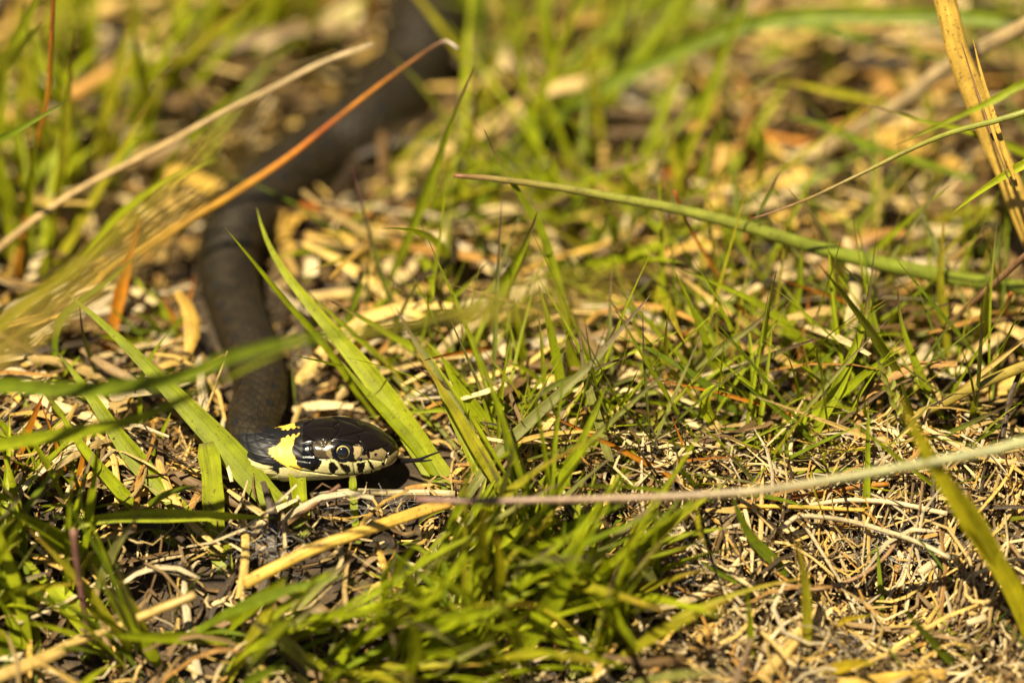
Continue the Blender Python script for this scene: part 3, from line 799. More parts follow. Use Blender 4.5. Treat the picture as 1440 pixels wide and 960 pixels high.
put_tube('straw', 'broad golden straw standing nearly upright in the litter behind the green stem', 'straw', 'sy', 25, 62,
         [(1022, 205), (1013, 260), (1003, 330), (990, 430)], 58, n=24, flat=.35, m=12)
put_tube('dry_stalk', 'pinkish brown stalk leaning from the ground across the thick green stem', 'stalk', 'sb', 9, -6,
         [(1480, 330), (1440, 361), (1407, 391), (1360, 432), (1318, 472), (1270, 510)], None, n=30, taper=(.9, 1.1), mat=M_STRAW)
put_tube('grass_stalk', 'olive and tan grass stalk slanting low over the litter beside the pale stalk', 'stalk', 'so', 16, -8,
         [(1520, 490), (1440, 515), (1373, 543), (1313, 573), (1227, 604), (1190, 622)], None, n=30, taper=(.6, 1.1), flat=.6, mat=M_STEM)
put_tube('dry_stalk', 'pink brown dry stalk propped up beside the grey silk', 'stalk', 'sb', 7, -14,
         [(478, 682), (427, 720), (373, 760), (333, 800)], None, n=24, taper=(1.1, .8), mat=M_STRAW)
put_tube('dry_stalk', 'short tan dry stalk lying across foreground grass', 'stalk', 's', 14, 'lay', [(275, 836), (213, 861), (157, 884), (90, 908)], 0.014, n=24, taper=(.8, 1), mat=M_STRAW)
put_tube('dry_stalk', 'purple brown upright stalk among the foreground blades', 'stalk', 'sb', 10, -36,
         [(103, 745), (108, 790), (115, 835), (123, 890), (126, 930)], None, n=24, taper=(.9, 1), tint=grad_tint(24, [(0, (.2, .17, .03)), (.4, (.17, .07, .07)), (1, (.2, .1, .07))]), mat=M_STEM)
put_tube('straw', 'tan broad straw sunk in the grass at the foot of the picture', 'straw', 's', 18, 'lay', [(118, 898), (60, 926), (0, 950), (-70, 985)], 0.012, n=24, flat=.4)
put_tube('thin_straw', 'thin straight tan straw standing beside the wide green blade', 'straw', 's', 6, 3, [(320, 494), (290, 577), (263, 637), (246, 692)], None, n=20, taper=(1.1, .5))
put_tube('thin_straw', 'thin orange stem standing before the long level blade tip', 'straw', 'o', 5, 10, [(948, 268), (970, 320), (1003, 377), (1035, 426), (1082, 488)], None, n=24, mat=M_STRAW)
put_tube('thin_straw', 'short orange straw leaning by the round stem', 'straw', 'o', 6, 6, [(1422, 412), (1410, 445), (1396, 484)], None, n=14, mat=M_STRAW)
# arching straws over the little hollow
put_tube('straw', 'pale straw arching over the dark hollow in the litter', 'straw', 'sp', 7, 'lay', [(1100, 742), (1113, 731), (1130, 725), (1193, 732), (1260, 751), (1300, 766), (1335, 784)], 0.012, n=30)
put_tube('straw', 'bleached straw lying nearly level behind the hollow', 'straw', 'sp', 7, 'lay', [(1138, 710), (1193, 703), (1260, 707), (1332, 722)], 0.009, n=24)
put_tube('straw', 'brown straw curving upward along the hollow edge', 'straw', 'sb', 6, 'lay', [(1264, 756), (1243, 784), (1207, 811), (1147, 828), (1090, 819)], 0.009, n=30,
         tint=grad_tint(30, [(0, (.36, .24, .12)), (1, (.24, .13, .05))]))
put_tube('straw', 'pale thin straw fallen slanting into the hollow', 'straw', 'sp', 5, 'lay', [(1134, 741), (1160, 783), (1183, 820), (1204, 864)], 0.009, n=20)
put_tube('straw', 'yellow straw lying level beneath the pale stalk', 'straw', 'sy', 6, 'lay', [(1040, 711), (1100, 712), (1160, 714), (1216, 717)], 0.009, n=20)
put_tube('straw', 'orange straw streak lying level under the pale stalk', 'straw', 'o', 7, 'lay', [(1080, 703), (1150, 694), (1205, 684), (1250, 680)], 0.008, n=20, mat=M_STRAW)
put_tube('straw', 'broad tan straw lying slanted on the matted fibres', 'straw', 's', 17, 'lay', [(1156, 856), (1130, 884), (1105, 915), (1070, 955)], 0.009, n=20, flat=.35)
put_tube('straw', 'broad tan straw lying level at the foot of the litter', 'straw', 'sy', 20, 'lay', [(1330, 949), (1260, 954), (1180, 964)], 0.009, n=20, flat=.35)
put_tube('straw', 'stubby pale straw end lying on matted fibres', 'straw', 'sp', 10, 'lay', [(1387, 868), (1360, 876)], 0.01, n=8, flat=.5)
put_tube('straw', 'stubby pale straw leaning from the hollow shade', 'straw', 'sp', 12, 'lay', [(1320, 786), (1292, 806)], 0.008, n=8, flat=.4)
put_tube('straw', 'orange dry straw lying among the foreground leaves', 'straw', 'o', 10, 'lay', [(965, 771), (900, 785), (842, 800)], 0.011, n=16, flat=.5, mat=M_STRAW)

# ---------------------------------------------------------------- single grass blades
B = [
 # near the snake
 ('wide flat grass blade slanting down across the snake neck', 'g', 40, 0, [(85, 404), (120, 434), (150, 460), (200, 508), (260, 570), (320, 632), (370, 690), (432, 754)], dict(fold=.08, taper='wide')),
 ('broad grass blade with a banded shadow beside the wide neck blade', 'g', 29, 0, [(81, 494), (105, 526), (130, 560), (170, 618), (220, 680), (262, 724), (305, 790)], dict(fold=.1)),
 ('short broad upright grass blade with a notched blunt tip below the neck', 'gl', 30, -10, [(290, 622), (297, 660), (300, 700), (303, 745), (318, 810)], dict(fold=.1, taper='even')),
 ('slender dark tipped blade rising before the snake body beside the arching blade', 'g', 8, -2, [(314, 317), (350, 360), (400, 421), (460, 490), (505, 556), (545, 605)], dict(fold=.3)),
 ('long broad blade arching down to the ground beside the forked tongue', 'gl', 42, 10, [(361, 292), (372, 330), (395, 375), (430, 421), (480, 480), (530, 541), (580, 612), (632, 694)], dict(fold=.12, taper='wedge')),
 ('narrow blade alongside the broad blade at the snout', 'g', 13, 2, [(478, 505), (505, 540), (558, 597), (600, 650), (628, 697)], dict(fold=.25)),
 ('stiff upright blade partly hiding the yellow collar from below', 'gl', 22, -8, [(412, 640), (417, 668), (421, 700), (426, 735)], dict(fold=.25, taper='even')),
 ('thin straight blade standing right under the eye of the snake', 'g', 8, -8, [(496, 668), (497, 700), (500, 735), (505, 768)], dict(fold=.2, taper='even')),
 ('hair thin dark stem standing behind the snake collar', 'gp', 3.5, 14, [(408, 478), (411, 520), (418, 588), (420, 600)], {}),
 ('tall slim blade with a long purple brown tip leaning behind the tongue', 'gb', 11, 8, [(668, 90), (640, 160), (610, 240), (580, 320), (545, 400), (524, 448)], dict(fold=.25)),
 ('slim blade with a pink tip lying slanted behind the snout', 'gb', 10, 6, [(458, 420), (500, 442), (560, 477), (600, 497), (660, 533), (715, 564)], {}),
 ('pale ribbed blade leaning left behind the tongue tips', 'gg', 12, 4, [(556, 432), (590, 490), (623, 540), (653, 583), (696, 640)], {}),
 ('green blade with brown specks leaning left before the twin blades', 'g', 15, -4, [(619, 498), (640, 537), (667, 573), (693, 607), (722, 640)], {}),
 ('slim brown tipped blade leaning right over the background straw', 'gb', 9, 10, [(687, 368), (660, 397), (623, 430), (580, 467), (521, 508)], {}),
 ('thin dark hooked blade curling over at its tip', 'gp', 4.5, 8, [(626, 381), (608, 384), (592, 394), (570, 428), (550, 480), (538, 535)], {}),
 ('tall folded twin blade with a burnt black tip leaning right', 'gb', 14, 2, [(756, 297), (745, 330), (733, 357), (710, 400), (680, 453), (640, 515)], dict(fold=.45)),
 ('second folded blade pressed against the twin blade', 'g', 10, 4, [(752, 312), (738, 352), (714, 405), (688, 452), (654, 505)], dict(fold=.4)),
 ('tall blade meeting the twin blade at its burnt tip', 'gb', 11, 0, [(680, 180), (700, 224), (740, 288), (760, 322), (773, 360), (787, 407), (800, 473), (815, 528)], {}),
 ('upright green blade with a tiny white tip', 'g', 12, -3, [(757, 399), (770, 447), (783, 507), (793, 573), (798, 632)], {}),
 ('short narrow upright blade before the background straw', 'g', 11, 10, [(721, 415), (730, 463), (735, 507), (738, 550)], {}),
 ('long greyish blade leaning right in a straight line across the others', 'gg', 13, -8, [(917, 412), (873, 463), (833, 510), (787, 553), (747, 590), (700, 637), (655, 700), (598, 790)], dict(fold=.2)),
 ('greyish green upright blade crossing the long leaning blade', 'gg', 11, -7, [(814, 462), (823, 527), (840, 587), (856, 642), (878, 705)], {}),
 ('red tipped thin blade leaning right behind the long grey blade', 'gp', 8, 2, [(878, 436), (857, 480), (833, 533), (813, 580), (799, 625)], {}),
 ('reddish thin bent blade lying low over the turf', 'gp', 7, -5, [(896, 496), (850, 513), (807, 530), (770, 547), (740, 573), (712, 616)], {}),
 ('short wide pale blade standing in the middle of the tuft', 'gl', 21, 6, [(797, 465), (804, 500), (809, 530), (812, 562)], dict(fold=.12)),
 ('long level blade lying across the tuft behind the tongue', 'g', 9, 2, [(506, 588), (560, 581), (607, 577), (680, 572), (763, 572), (847, 563), (925, 550)], dict(droot=10)),
 ('small curved blade bending left in the middle tuft', 'g', 6, 2, [(702, 506), (740, 520), (770, 547), (789, 577)], {}),
 ('small yellow green blade leaning left in the middle tuft', 'yg', 6, 0, [(713, 529), (737, 567), (757, 603), (775, 640)], {}),
 ('level slim blade pointing left with a pinkish tip', 'gb', 7, 8, [(884, 507), (920, 510), (960, 513), (1015, 522)], {}),
 ('level blue green slim blade pointing left', 'gd', 8, -2, [(889, 584), (913, 593), (960, 598), (1015, 607)], {}),
 ('thin yellow green blade leaning right out of the low turf', 'yg', 6, 2, [(990, 522), (955, 555), (923, 587), (880, 637), (862, 668)], {}),
 ('faint thin upright blade behind the twin blades', 'g', 5, 16, [(661, 402), (650, 447), (632, 502)], {}),
 ('thin dark upright wisp behind the level blade', 'gp', 4, 20, [(522, 318), (518, 380), (514, 450), (512, 500)], {}),
 # right
 ('greyish slim blade leaning right toward the thick green stem', 'gg', 10, 0, [(1097, 425), (1047, 467), (997, 500), (960, 527), (898, 562)], {}),
 ('dark purple slim blade leaning right, lower of two parallel blades', 'gp', 9, -4, [(1155, 474), (1100, 493), (1043, 517), (993, 533), (928, 562)], {}),
 ('curved green blade running down into the curled leaf', 'g', 10, 0, [(948, 380), (962, 408), (980, 450), (1000, 500), (1017, 550), (1042, 606)], {}),
 ('tall blade with a dark tip leaning right, thicker than its neighbours', 'gb', 14, -6, [(1222, 400), (1217, 443), (1203, 487), (1180, 540), (1157, 587), (1130, 637), (1108, 675)], dict(fold=.35)),
 ('slim blade with a dark needle tip leaning left beside the seed spikelet', 'gb', 9, -6, [(1262, 403), (1267, 450), (1283, 500), (1307, 553), (1345, 628)], {}),
 ('long green blade lying low and leaning right below the seed spikelet', 'g', 13, -8, [(1272, 487), (1227, 517), (1187, 550), (1143, 580), (1093, 613), (1050, 645)], dict(fold=.3)),
 ('dark red thin blade lying nearly level under the thick green stem', 'gp', 6, 4, [(1350, 422), (1293, 440), (1253, 453), (1210, 466)], {}),
 ('thin blade with orange tip leaning right under the thick green stem', 'gb', 6, 8, [(1246, 414), (1210, 433), (1158, 462)], {}),
 ('upright wide blade under the middle of the thick green stem', 'g', 17, 14, [(1127, 342), (1123, 403), (1107, 470), (1094, 527), (1086, 560)], {}),
 ('long thin blade crossing behind the thick green stem', 'g', 8, 14, [(1338, 260), (1300, 290), (1263, 322), (1210, 370), (1160, 420), (1128, 446)], {}),
 ('upright yellow green blade behind the end of the thick green stem', 'yg', 11, 14, [(1328, 300), (1322, 393), (1330, 470), (1334, 552)], {}),
 ('long green blade bending down to the right in the back turf', 'g', 10, 8, [(955, 378), (1010, 400), (1077, 433), (1133, 483), (1180, 520), (1225, 565)], {}),
 ('short upright green blade by the frame edge under the thick stem', 'g', 14, 4, [(1390, 395), (1380, 465), (1368, 515)], {}),
 ('green blade beside the dry reed stem leaning right', 'gl', 15, 4, [(1333, 304, 2), (1387, 263, -2), (1440, 231, -5), (1480, 215, -5), (1540, 230, 5), (1600, 420, None)], dict(n=34)),
 ('blurred green blade in front of the dry reed stem', 'g', 17, -16, [(1258, 205, -20), (1310, 181, -24), (1393, 143, -28), (1440, 118, -28), (1500, 100, -25), (1570, 160, 0), (1640, 420, None)], dict(n=34)),
 ('slim green blade with orange tip pointing left behind the reed stem', 'gb', 9, 14, [(1205, 146, 16), (1250, 156, 16), (1300, 171, 17), (1360, 184, 19), (1440, 215, 25), (1520, 260, 35), (1570, 370, None)], {}),
 ('green blade lying under the slim tapering stem', 'gd', 11, 45, [(1090, 158), (1167, 180), (1227, 207), (1293, 227), (1372, 254)], dict(droot=48)),
 ('yellow stalk like blade lying level on the back litter', 'yg', 10, 55, [(1085, 112), (1130, 120), (1190, 133), (1262, 147)], dict(droot=58)),
 ('long dark green blade arching across the whole back of the clearing', 'gd', 25, 52, [(1460, 42), (1390, 28), (1320, 22), (1230, 22), (1140, 22), (1060, 34), (1000, 52), (930, 84), (860, 114), (800, 150), (730, 205), (680, 245)], dict(droot=82, taper='even', n=40)),
 ('second dark green blade arching below the long arching one', 'gd', 17, 60, [(1370, 92), (1310, 78), (1240, 62), (1170, 42), (1100, 30), (1020, 22), (940, 10)], dict(droot=90)),
 ('upright blade standing on the back litter with hooked tip', 'g', 11, 30, [(1060, 176), (1073, 195), (1070, 240), (1063, 296)], {}),
 ('tiny purple tipped blade where the slim stem ends', 'gp', 5, 8, [(1097, 241), (1082, 272), (1062, 308)], dict(droot=12)),
 ('curled over ribbon of green leaf lying in the turf', 'gl', 17, -3, [(1024, 552), (1010, 546), (997, 552), (991, 568), (998, 586), (1018, 598), (1042, 606), (1085, 628)], dict(fold=.1, taper='even', twist=1.6)),
 ('broad short green leaf folded low beside the curled ribbon', 'g', 18, 0, [(1035, 545), (1058, 562), (1080, 585), (1098, 604)], dict(fold=.15)),
 # foot of the picture, right
 ('upright blade turning yellow then red toward its root over the hollow', 'g', 9, -12, [(1221, 560), (1220, 640), (1218, 723), (1222, 787), (1225, 826)], dict(redroot=True)),
 ('dark green blade leaning left and down into the litter', 'gd', 17, -24, [(1026, 690), (1053, 750), (1093, 793), (1136, 842)], {}),
 ('slim green blade lying low on pale fibres', 'gd', 8, -26, [(975, 782), (1027, 813), (1093, 837), (1132, 848)], {}),
 ('yellow green upright blade on the pale fibres', 'yg', 12, -36, [(1120, 752), (1133, 827), (1134, 907), (1128, 962)], {}),
 ('thin upright green blade at the edge of the pale fibres', 'g', 8, -36, [(1050, 824), (1055, 880), (1058, 955)], {}),
 ('bright yellow withered blade curled on the fibres', 'y', 7, -30, [(1228, 864), (1193, 870), (1170, 882), (1155, 896)], {}),
 ('yellow flat withered blade lying along the frame foot', 'y', 15, -41, [(1232, 931), (1193, 935), (1128, 955)], {}),
 ('tiny yellow withered blade bent into a hook', 'y', 5, -14, [(1403, 733), (1410, 755), (1425, 772), (1445, 790)], {}),
 ('green blade with brown base leaning left at the frame foot', 'gd', 10, -37, [(1266, 852), (1310, 900), (1337, 930), (1364, 962)], {}),
 ('wide blurred yellow green blade leaning left close to the lens', ((.40, .36, .010), (.40, .30, .02), .2), 32, -62, [(1255, 545), (1285, 600), (1317, 660), (1360, 723), (1400, 787), (1433, 850), (1460, 930)], dict(fold=.15)),
 ('second blurred yellow green blade beside the wide one', ((.38, .36, .010), (.40, .30, .02), .2), 20, -58, [(1330, 660), (1375, 740), (1420, 810), (1475, 880)], dict(fold=.15)),
 # left
 ('thin wavy dark blade standing before the rusty leaf', 'gd', 9, 6, [(196, 356), (150, 397), (117, 420), (85, 450), (77, 487), (84, 530), (99, 570)], {}),
 ('rusty orange leaf standing upright in the back litter', 'o', 15, 22, [(196, 300), (193, 320), (178, 375), (167, 420), (157, 470), (142, 530)], {}),
 ('hair thin dark stem before the wide blade', 'gp', 5, 0, [(111, 422), (117, 470), (133, 520), (148, 564)], {}),
 ('thin upright green blade crossing the wide blade from behind', 'g', 6, 4, [(240, 464), (213, 500), (197, 547), (200, 625)], {}),
 ('short thin green blade below the wide blade', 'g', 7, 0, [(241, 578), (217, 633), (205, 660)], {}),
 ('broad pale blade lying flat on the litter by the frame edge', 'gl', 23, 6, [(-10, 604), (50, 620), (105, 640), (150, 655)], {}),
 ('small dark tipped blade leaning left at the frame edge', 'gb', 9, 0, [(59, 548), (87, 583), (124, 632)], {}),
 ('slim green blade leaning left in front of the broad banded one', 'g', 15, -10, [(73, 560), (110, 620), (160, 680), (190, 713), (227, 750), (268, 782)], {}),
 ('long level blade lying across the bases of the wide blades', 'gl', 15, -18, [(390, 728), (330, 726), (287, 725), (200, 725), (133, 731), (90, 744)], dict(droot=-20)),
 ('broad blurred blade slanting down at the left foot', 'g', 27, -30, [(5, 712), (50, 737), (100, 770), (168, 815)], {}),
 ('slim blurred blade leaning left at the left foot', 'g', 15, -38, [(130, 795), (167, 853), (200, 900), (242, 960)], {}),
 ('blurred level blade at the left foot', 'g', 17, -42, [(133, 892), (200, 895), (267, 897), (362, 902)], {}),
 ('blurred broad blade leaning right under the yellow straw', 'g', 25, -36, [(405, 810), (353, 853), (308, 892)], {}),
 ('greyish blurred blade leaning left at the foot', 'gg', 15, -44, [(345, 866), (400, 903), (455, 955)], {}),
 ('rusty thin blade standing by the banded broad blade', 'o', 8, -8, [(122, 610), (117, 640), (110, 680), (100, 722)], {}),
 ('broad bright blade at the upper left corner', 'gl', 34, 16, [(72, -40), (48, 10), (22, 60), (0, 110), (-20, 180)], {}),
 ('second broad blade at the upper left corner with dark tip', 'g', 18, 10, [(60, 30), (35, 62), (10, 100), (-20, 160)], {}),
 ('slim dark tipped blade entering from the left edge', 'gd', 11, 6, [(96, 140, 6), (60, 163, 7), (20, 186, 9), (-30, 225, 18), (-90, 380, None)], {}),
 ('straight upright yellow green stem beside the rusty upright stem', 'yg', 11, 20, [(103, 40), (97, 130), (87, 230), (76, 315), (66, 390)], {}),
 ('straight upright green blade beside the rusty upright stem', 'g', 12, 18, [(52, 170), (44, 250), (33, 330), (22, 410)], {}),
 # foot, middle
 ('blurred broad blade lying along the foot of the middle clump', 'g', 27, -52, [(715, 855), (640, 870), (580, 893), (508, 935)], {}),
 ('blurred broad blade leaning left in the middle clump', 'gl', 23, -48, [(557, 785), (587, 837), (610, 880), (630, 945)], {}),
 ('dark blurred blade pointing right under the pale stalk', 'gd', 23, -34, [(880, 706), (827, 730), (780, 763), (735, 792)], {}),
 ('wide blurred blade curving right out of the middle clump', 'g', 29, -48, [(846, 730), (813, 773), (780, 840), (740, 907), (712, 962)], {}),
 ('pale stiff blade leaning left at the right side of the clump', 'gg', 13, -30, [(881, 745), (910, 803), (927, 853), (950, 885)], {}),
 ('slim upright blade at the right side of the clump', 'g', 11, -32, [(922, 706), (923, 790), (926, 850)], {}),
 ('short broad leaf lying behind the pale stalk', 'g', 19, -4, [(868, 655), (890, 677), (914, 694)], {}),
 ('broad short blade standing behind the pale stalk', 'gl', 17, -8, [(797, 640), (797, 670), (798, 705)], {}),
 ('broad short blade leaning right behind the pale stalk', 'g', 21, -8, [(812, 640), (780, 668), (742, 704)], {}),
 ('broad bright blade bending left in the middle clump', 'gl', 25, -44, [(838, 760), (826, 795), (816, 832), (808, 870)], {}),
]
for label, kind, w, dt, pts, kw in B:
    kw = dict(kw); droot = kw.pop('droot', None); red = kw.pop('redroot', False)
    o = put_blade('grass_shoot', label, 'grass', kind, w, dt, pts, droot, **kw)
    if red:
        a = o.data.attributes['tint']; n_ = len(a.data); buf = np.zeros(n_ * 4, np.float32); a.data.foreach_get('color', buf); buf = buf.reshape(-1, 4)
        uq = np.repeat(np.linspace(0, 1, n_ // 5), 5)
        for k_, c_ in enumerate([(.30, .06, .015), (.42, .24, .01)]):
            m_ = (uq >= [0, .13][k_]) & (uq < [.13, .30][k_]); buf[m_, :3] = c_
        a.data.foreach_set('color', buf.ravel())

# ---------------------------------------------------------------- seed heads that hang close to the lens, far out of focus
def part_of(root, name, mesh_base):
    me, b = mesh_base
    return obj(name, me, root, b - np.array(root.location))
root = tag(empty('grass_seed_head', G(-260, 900)), 'olive brown seed head drooping blurred above the snake bend', 'grass')
for i, (dx, dy, w_, k_) in enumerate([(0, 0, 17, 'so'), (16, 14, 13, 'so'), (-18, 10, 15, 'yg'), (30, 34, 12, 'so'), (-4, 36, 12, 'so')]):
    P = curve3d([(400 + dx - 12 * i, 92 + dy), (330 + dx, 165 + dy), (240 + dx, 262 + dy), (120 + dx, 365 + dy), (0 + dx, 460 + dy), (-120, 590), (-260, 900)], -120 - 6 * i, None, 26)
    part_of(root, 'strand', blade_mesh('strand', P, w_ * S, k_))
root = tag(empty('grass_seed_head', G(-260, 760)), 'green stalk hanging blurred across the snake body, its thin strands fanned out', 'grass')
part_of(root, 'stalk', blade_mesh('stalk', curve3d([(640, 452), (560, 462), (470, 470), (400, 482), (330, 500), (250, 530), (170, 545), (80, 548), (0, 543), (-120, 560), (-260, 760)], -95, None, 34), 24 * S, 'gd'))
for i in range(7):
    y_ = 382 + i * 11
    P = curve3d([(930 - 14 * i, y_ - 8), (840, y_ + 2), (740, y_ + 16 - i * 2), (640, 434 + i * 3), (560, 458 + i), (500, 466)], -78 + 3 * i, -94, 20)
    part_of(root, 'strand', tube_mesh('strand', P, np.linspace(1.3, .7, 20) * 2 * S, 'so' if i % 2 else 'yg', m=5, mat=M_STEM))
put_blade('grass_shoot', 'blurred green blade hanging just below the level seed head stalk', 'grass', 'g', 15, -68,
          [(420, 486), (340, 520), (260, 560), (190, 590), (100, 610), (-40, 640), (-200, 760)], None, n=30)

# ---------------------------------------------------------------- seed spikelet with its husks
b = G(1288, 632)
root = tag(empty('seed_spikelet', b), 'small pale green seed spikelet on a thin stalk', 'seed head')
Pst = curve3d([(1243, 518), (1250, 548), (1263, 583), (1276, 610), (1288, 632)], -8, None, 16)
part_of(root, 'stalk', tube_mesh('stalk', Pst, 1.2 * S, 'yg', m=6))
for i in range(8):
    t_ = i / 7; c = np.array([1262 - 19 * t_, 580 - 60 * t_]); sd_ = (-1) ** i
    Pk = curve3d([(c[0] + sd_ * 7 - 3, c[1] - 15), (c[0] + sd_ * 5, c[1] - 6), (c[0], c[1] + 3)], -10 + sd_, -9, 8)
    part_of(root, 'husk', blade_mesh('husk', Pk, random.uniform(7, 9) * S, ((.34, .36, .06), (.42, .32, .2), .3), fold=.5))

# ---------------------------------------------------------------- broad dead leaf pieces in the straw behind
DL = [((95, 172), (170, 166), 20, 'sp'), ((195, 165), (300, 142), 16, 'sp'), ((440, 362), (436, 388), 20, 'sp'), ((640, 168), (672, 152), 20, 'sp'), ((455, 12), (505, 24), 24, 'sp'),
      ((235, 240), (300, 262), 24, 'sy'), ((880, 345), (900, 300), 18, 'sy'), ((905, 190), (1010, 182), 24, 's'), ((1030, 262), (1130, 250), 26, 'sy'), ((1150, 150), (1230, 160), 28, 'sy'),
      ((1270, 190), (1350, 150), 20, 'sy'), ((1190, 70), (1235, 110), 18, 'sp'), ((1130, 85), (1180, 100), 22, 's'), ((900, 110), (960, 140), 26, 'sp'), ((760, 140), (820, 120), 16, 's'),
      ((850, 470), (930, 480), 12, 's'), ((690, 470), (715, 500), 12, 'sp'), ((1080, 300), (1160, 330), 22, 'sy'), ((1220, 270), (1300, 300), 20, 's'), ((930, 250), (990, 240), 18, 'o'),
      ((420, 290), (520, 300), 12, 'o'), ((420, 420), (520, 412), 11, 's'), ((430, 330), (500, 340), 12, 'sy'), ((60, 240), (130, 235), 22, 'sp'), ((640, 330), (700, 320), 14, 's'),
      ((155, 560), (215, 548), 18, 'sp'), ((120, 540), (150, 575), 12, 'sp'), ((60, 350), (40, 400), 12, 'sp'), ((1000, 25), (1060, 45), 22, 'sy'), ((560, 240), (600, 225), 16, 's')]
for p_, q_, w_, k_ in DL:
    mid = ((p_[0] + q_[0]) / 2, (p_[1] + q_[1]) / 2 - 3)
    put_blade('dead_leaf', near_words(*mid, {'sp': 'cream', 'sy': 'golden', 's': 'tan', 'o': 'rusty orange'}[k_] + ' broad dead leaf'),
              'dead leaf', k_, w_, 'lay', [p_, mid, q_], .010, group={'sp': 'bleached dead leaves', 'sy': 'golden dead leaves', 's': 'tan dead leaves', 'o': 'rusty dead leaves'}[k_], n=10, taper='even', fold=random.uniform(-.3, .3), hint=np.array([random.uniform(-.3, .3), -.5, 1.0]))

# ---------------------------------------------------------------- spider silk caught in the litter
sv, sf, o_ = [], [], 0
for cx_, cy_, rx_, ry_, n_ in [(385, 772, 42, 26, 60), (965, 800, 40, 30, 60), (1270, 770, 60, 22, 70), (560, 712, 60, 10, 25), (1190, 905, 60, 25, 30)]:
    for _ in range(n_):
        p_ = [(random.gauss(cx_, rx_ * .6), random.gauss(cy_, ry_ * .6))]
        a_s = random.uniform(0, 6.28); l_ = random.uniform(8, 30)
        p_.append((p_[0][0] + math.cos(a_s) * l_, p_[0][1] + math.sin(a_s) * l_ * .6 - 3))
        p_.append((p_[1][0] + math.cos(a_s + random.uniform(-1, 1)) * l_, p_[1][1] + math.sin(a_s + random.uniform(-1, 1)) * l_ * .6))
        Ps = np.array([G(a, b, random.uniform(.005, .010)) for a, b in p_])
        a, b = tube_v(Ps, (.2, .2), 1.0, n=8, m=3); sv.append(a); sf.append(b + o_); o_ += len(a)
tag(obj('spider_silk', new_mesh('spider_silk', np.vstack(sv), np.vstack(sf), M_SILK)), 'grey spider silk threads caught in the litter', 'spider silk', kind='stuff')

# ---------------------------------------------------------------- grass tufts (each a thing with its blades)
def tuft(px, py, label, group, n, L, Wd, az=None, spread=3.14, lean=(.1, .9), curl=(.2, 1.1), kinds=('g', 'g', 'gl', 'gd', 'gb'), base_r=.004, name='grass_tuft'):
    b = G(px, py)
    e = tag(empty(name, b), near_words(px, py, label), 'grass tuft', group)
    for i in range(n):
        a = random.uniform(0, 2 * math.pi) if az is None else az + random.uniform(-spread, spread)
        ln = random.uniform(*L) * .001; l0 = random.uniform(*lean); l1 = l0 + random.uniform(*curl)
        k = 14; th = np.linspace(l0, l1, k); ds = ln / (k - 1)
        wob = a + np.cumsum(np.full(k, random.uniform(-.05, .05)))
        r = base_r * math.sqrt(random.random()); ra = random.uniform(0, 6.28)
        start = np.array([b[0] + r * math.cos(ra), b[1] + r * math.sin(ra), 0]); start[2] = float(ground_z(start[0], start[1])) - .0008
        st = np.stack([np.sin(th) * np.cos(wob), np.sin(th) * np.sin(wob), np.cos(th)], -1) * ds
        P = start + np.vstack([np.zeros(3), np.cumsum(st, 0)[:-1]])
        gz = ground_z(P[:, 0], P[:, 1]); P[1:, 2] = np.maximum(P[1:, 2], gz[1:] + .0008)
        side_a = wob[0] + math.pi / 2 + random.uniform(-.9, .9)
        hint = np.cross([math.cos(side_a), math.sin(side_a), 0], nrm(P[5] - P[0]))
        if hint[2] < 0: hint = -hint
        hint = nrm(hint) + VIEW * random.uniform(.2, 1.0)
        if hits_snake(P[None], True)[0]: continue
        me, bb = blade_mesh('blade', P, random.uniform(*Wd) * .001, random.choice(kinds), fold=random.uniform(.08, .35), twist=random.uniform(-1.2, 1.2), hint=hint)
        obj('blade', me, e, bb - b)
    if not e.children: bpy.data.objects.remove(e); return None
    return e
FG = ('broad bladed grass tuft', 'grass tufts in front of the snake')
for px, py in [(30, 800), (110, 860), (40, 935), (190, 930), (250, 880), (330, 960), (400, 890), (450, 950), (530, 860), (560, 960), (600, 840), (640, 930),
               (690, 850), (720, 950), (770, 880), (820, 955), (850, 850), (890, 930), (-40, 860), (700, 800), (760, 790)]:
    tuft(px, py, *FG, n=19, L=(22, 54), Wd=(1.0, 3.1), az=random.choice([.5, .5, 2.6, 3.4, -.8]), spread=1.1, lean=(.1, 1.0), curl=(0, .7), kinds=('g', 'g', 'gl', 'gl', 'gd', 'yg', 'gg'))
MD = ('slim bladed grass tuft', 'grass tufts behind the tongue')
for px, py in [(640, 560), (700, 600), (760, 610), (810, 640), (860, 600), (590, 540), (700, 650), (900, 650)]:
    tuft(px, py, *MD, n=13, L=(18, 55), Wd=(.5, 1.4), lean=(.15, 1.2), curl=(-.1, .4), kinds=('g', 'gb', 'gb', 'g', 'gg', 'gp'))
RT = ('low thin grass tuft', 'grass tufts under the green stem')
for px, py in [(960, 560), (1010, 500), (1060, 560), (1100, 520), (1150, 600), (1210, 600), (1290, 520), (1340, 480), (1400, 560), (1000, 620), (1100, 470), (1250, 560), (1420, 480), (1030, 440), (950, 470), (920, 540), (1080, 610), (1180, 540), (1130, 430), (1230, 480), (1310, 600), (1380, 620), (1160, 660), (1050, 660), (980, 690), (1350, 400), (1190, 390)]:
    tuft(px, py, *RT, n=13, L=(14, 52), Wd=(.45, 1.3), lean=(.2, 1.3), curl=(-.1, .4), kinds=('g', 'g', 'gd', 'gb', 'gp', 'yg'))
LT = ('bright upright grass tuft', 'grass tufts behind the snake bend')
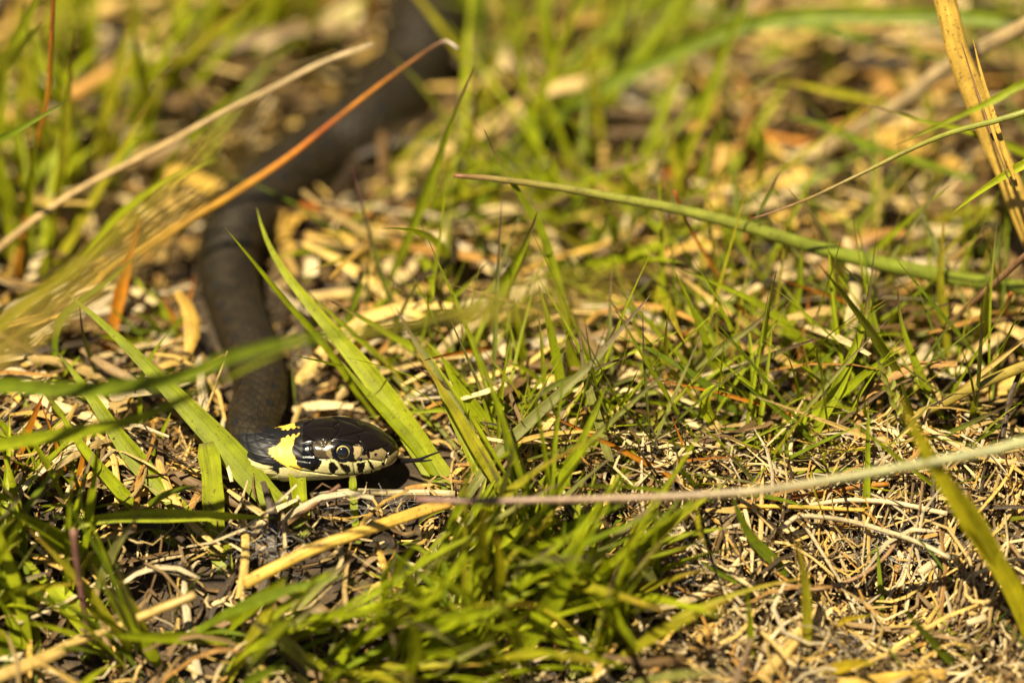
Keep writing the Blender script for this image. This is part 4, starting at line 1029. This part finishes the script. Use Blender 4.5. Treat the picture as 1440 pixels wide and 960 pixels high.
for px, py in [(60, 120), (150, 200), (110, 300), (240, 150), (200, 260), (320, 130), (420, 110), (30, 230), (300, 60), (150, 60), (440, 30), (20, 330), (220, 20), (60, 400)]:
    tuft(px, py, *LT, n=14, L=(24, 60), Wd=(1.4, 3.6), lean=(.0, .6), curl=(0, .7), kinds=('gl', 'gl', 'gl', 'yg', 'g'), base_r=.007)
BT = ('blurred grass tuft', 'grass tufts far in the straw')
for px, py in [(700, 60), (760, 120), (820, 60), (660, 220), (720, 300), (850, 250), (900, 330), (780, 20), (900, 20), (1000, 130), (560, 330), (480, 330), (620, 380), (850, 380), (690, -30), (1300, 320), (1420, 150), (1400, 60), (1250, 20), (640, 300), (760, 220), (800, 320), (740, 390), (960, 340), (560, 400), (870, 170), (620, 160)]:
    tuft(px, py, *BT, n=13, L=(24, 70), Wd=(1.0, 2.8), lean=(.2, 1.3), curl=(0, .6), kinds=('g', 'gl', 'gd', 'g', 'yg'), base_r=.008)
SB = ('small grass tuft', 'grass tufts beside the neck')
for px, py in [(40, 670), (100, 700), (30, 560), (450, 560), (470, 500), (240, 480), (15, 720)]:
    tuft(px, py, *SB, n=11, L=(10, 24), Wd=(.7, 2.2), lean=(.2, 1.0), curl=(0, .7), kinds=('g', 'gd', 'gl', 'gb', 'o'))

# thin blades that criss-cross low over the turf, each rooted on its own
CX = ('thin grass blade lying criss cross', 'thin criss cross blades')
for i in range(110):
    px, py = random.uniform(560, 1430), random.uniform(400, 720)
    a = random.choice([0, math.pi]) + random.gauss(0, .6); ln = random.uniform(18, 55) * .001
    l0 = random.uniform(.5, 1.25); th = np.linspace(l0, l0 + random.uniform(-.1, .35), 14); ds = ln / 13
    b = G(px, py, -.0008)
    P = b + np.vstack([np.zeros(3), np.cumsum(np.stack([np.sin(th) * math.cos(a), np.sin(th) * math.sin(a), np.cos(th)], -1) * ds, 0)[:-1]])
    gz = ground_z(P[:, 0], P[:, 1]); P[1:, 2] = np.maximum(P[1:, 2], gz[1:] + .0015)
    if hits_snake(P[None], True)[0]: continue
    k_ = random.choice(['g', 'g', 'gb', 'gb', 'yg', 'gp', 'gg', 'o', 's'])
    me, bb = blade_mesh('grass_shoot', P, random.uniform(.5, 1.25) * .001, k_, fold=.25, twist=random.uniform(-.8, .8))
    w_ = {'g': 'green', 'gb': 'brown tipped', 'yg': 'yellow green', 'gp': 'purplish', 'gg': 'greyish', 'o': 'rusty orange', 's': 'dry tan'}[k_]
    tag(obj('grass_shoot', me, loc=bb), near_words(px, py, w_ + ' thin blade'), 'grass', CX[1])
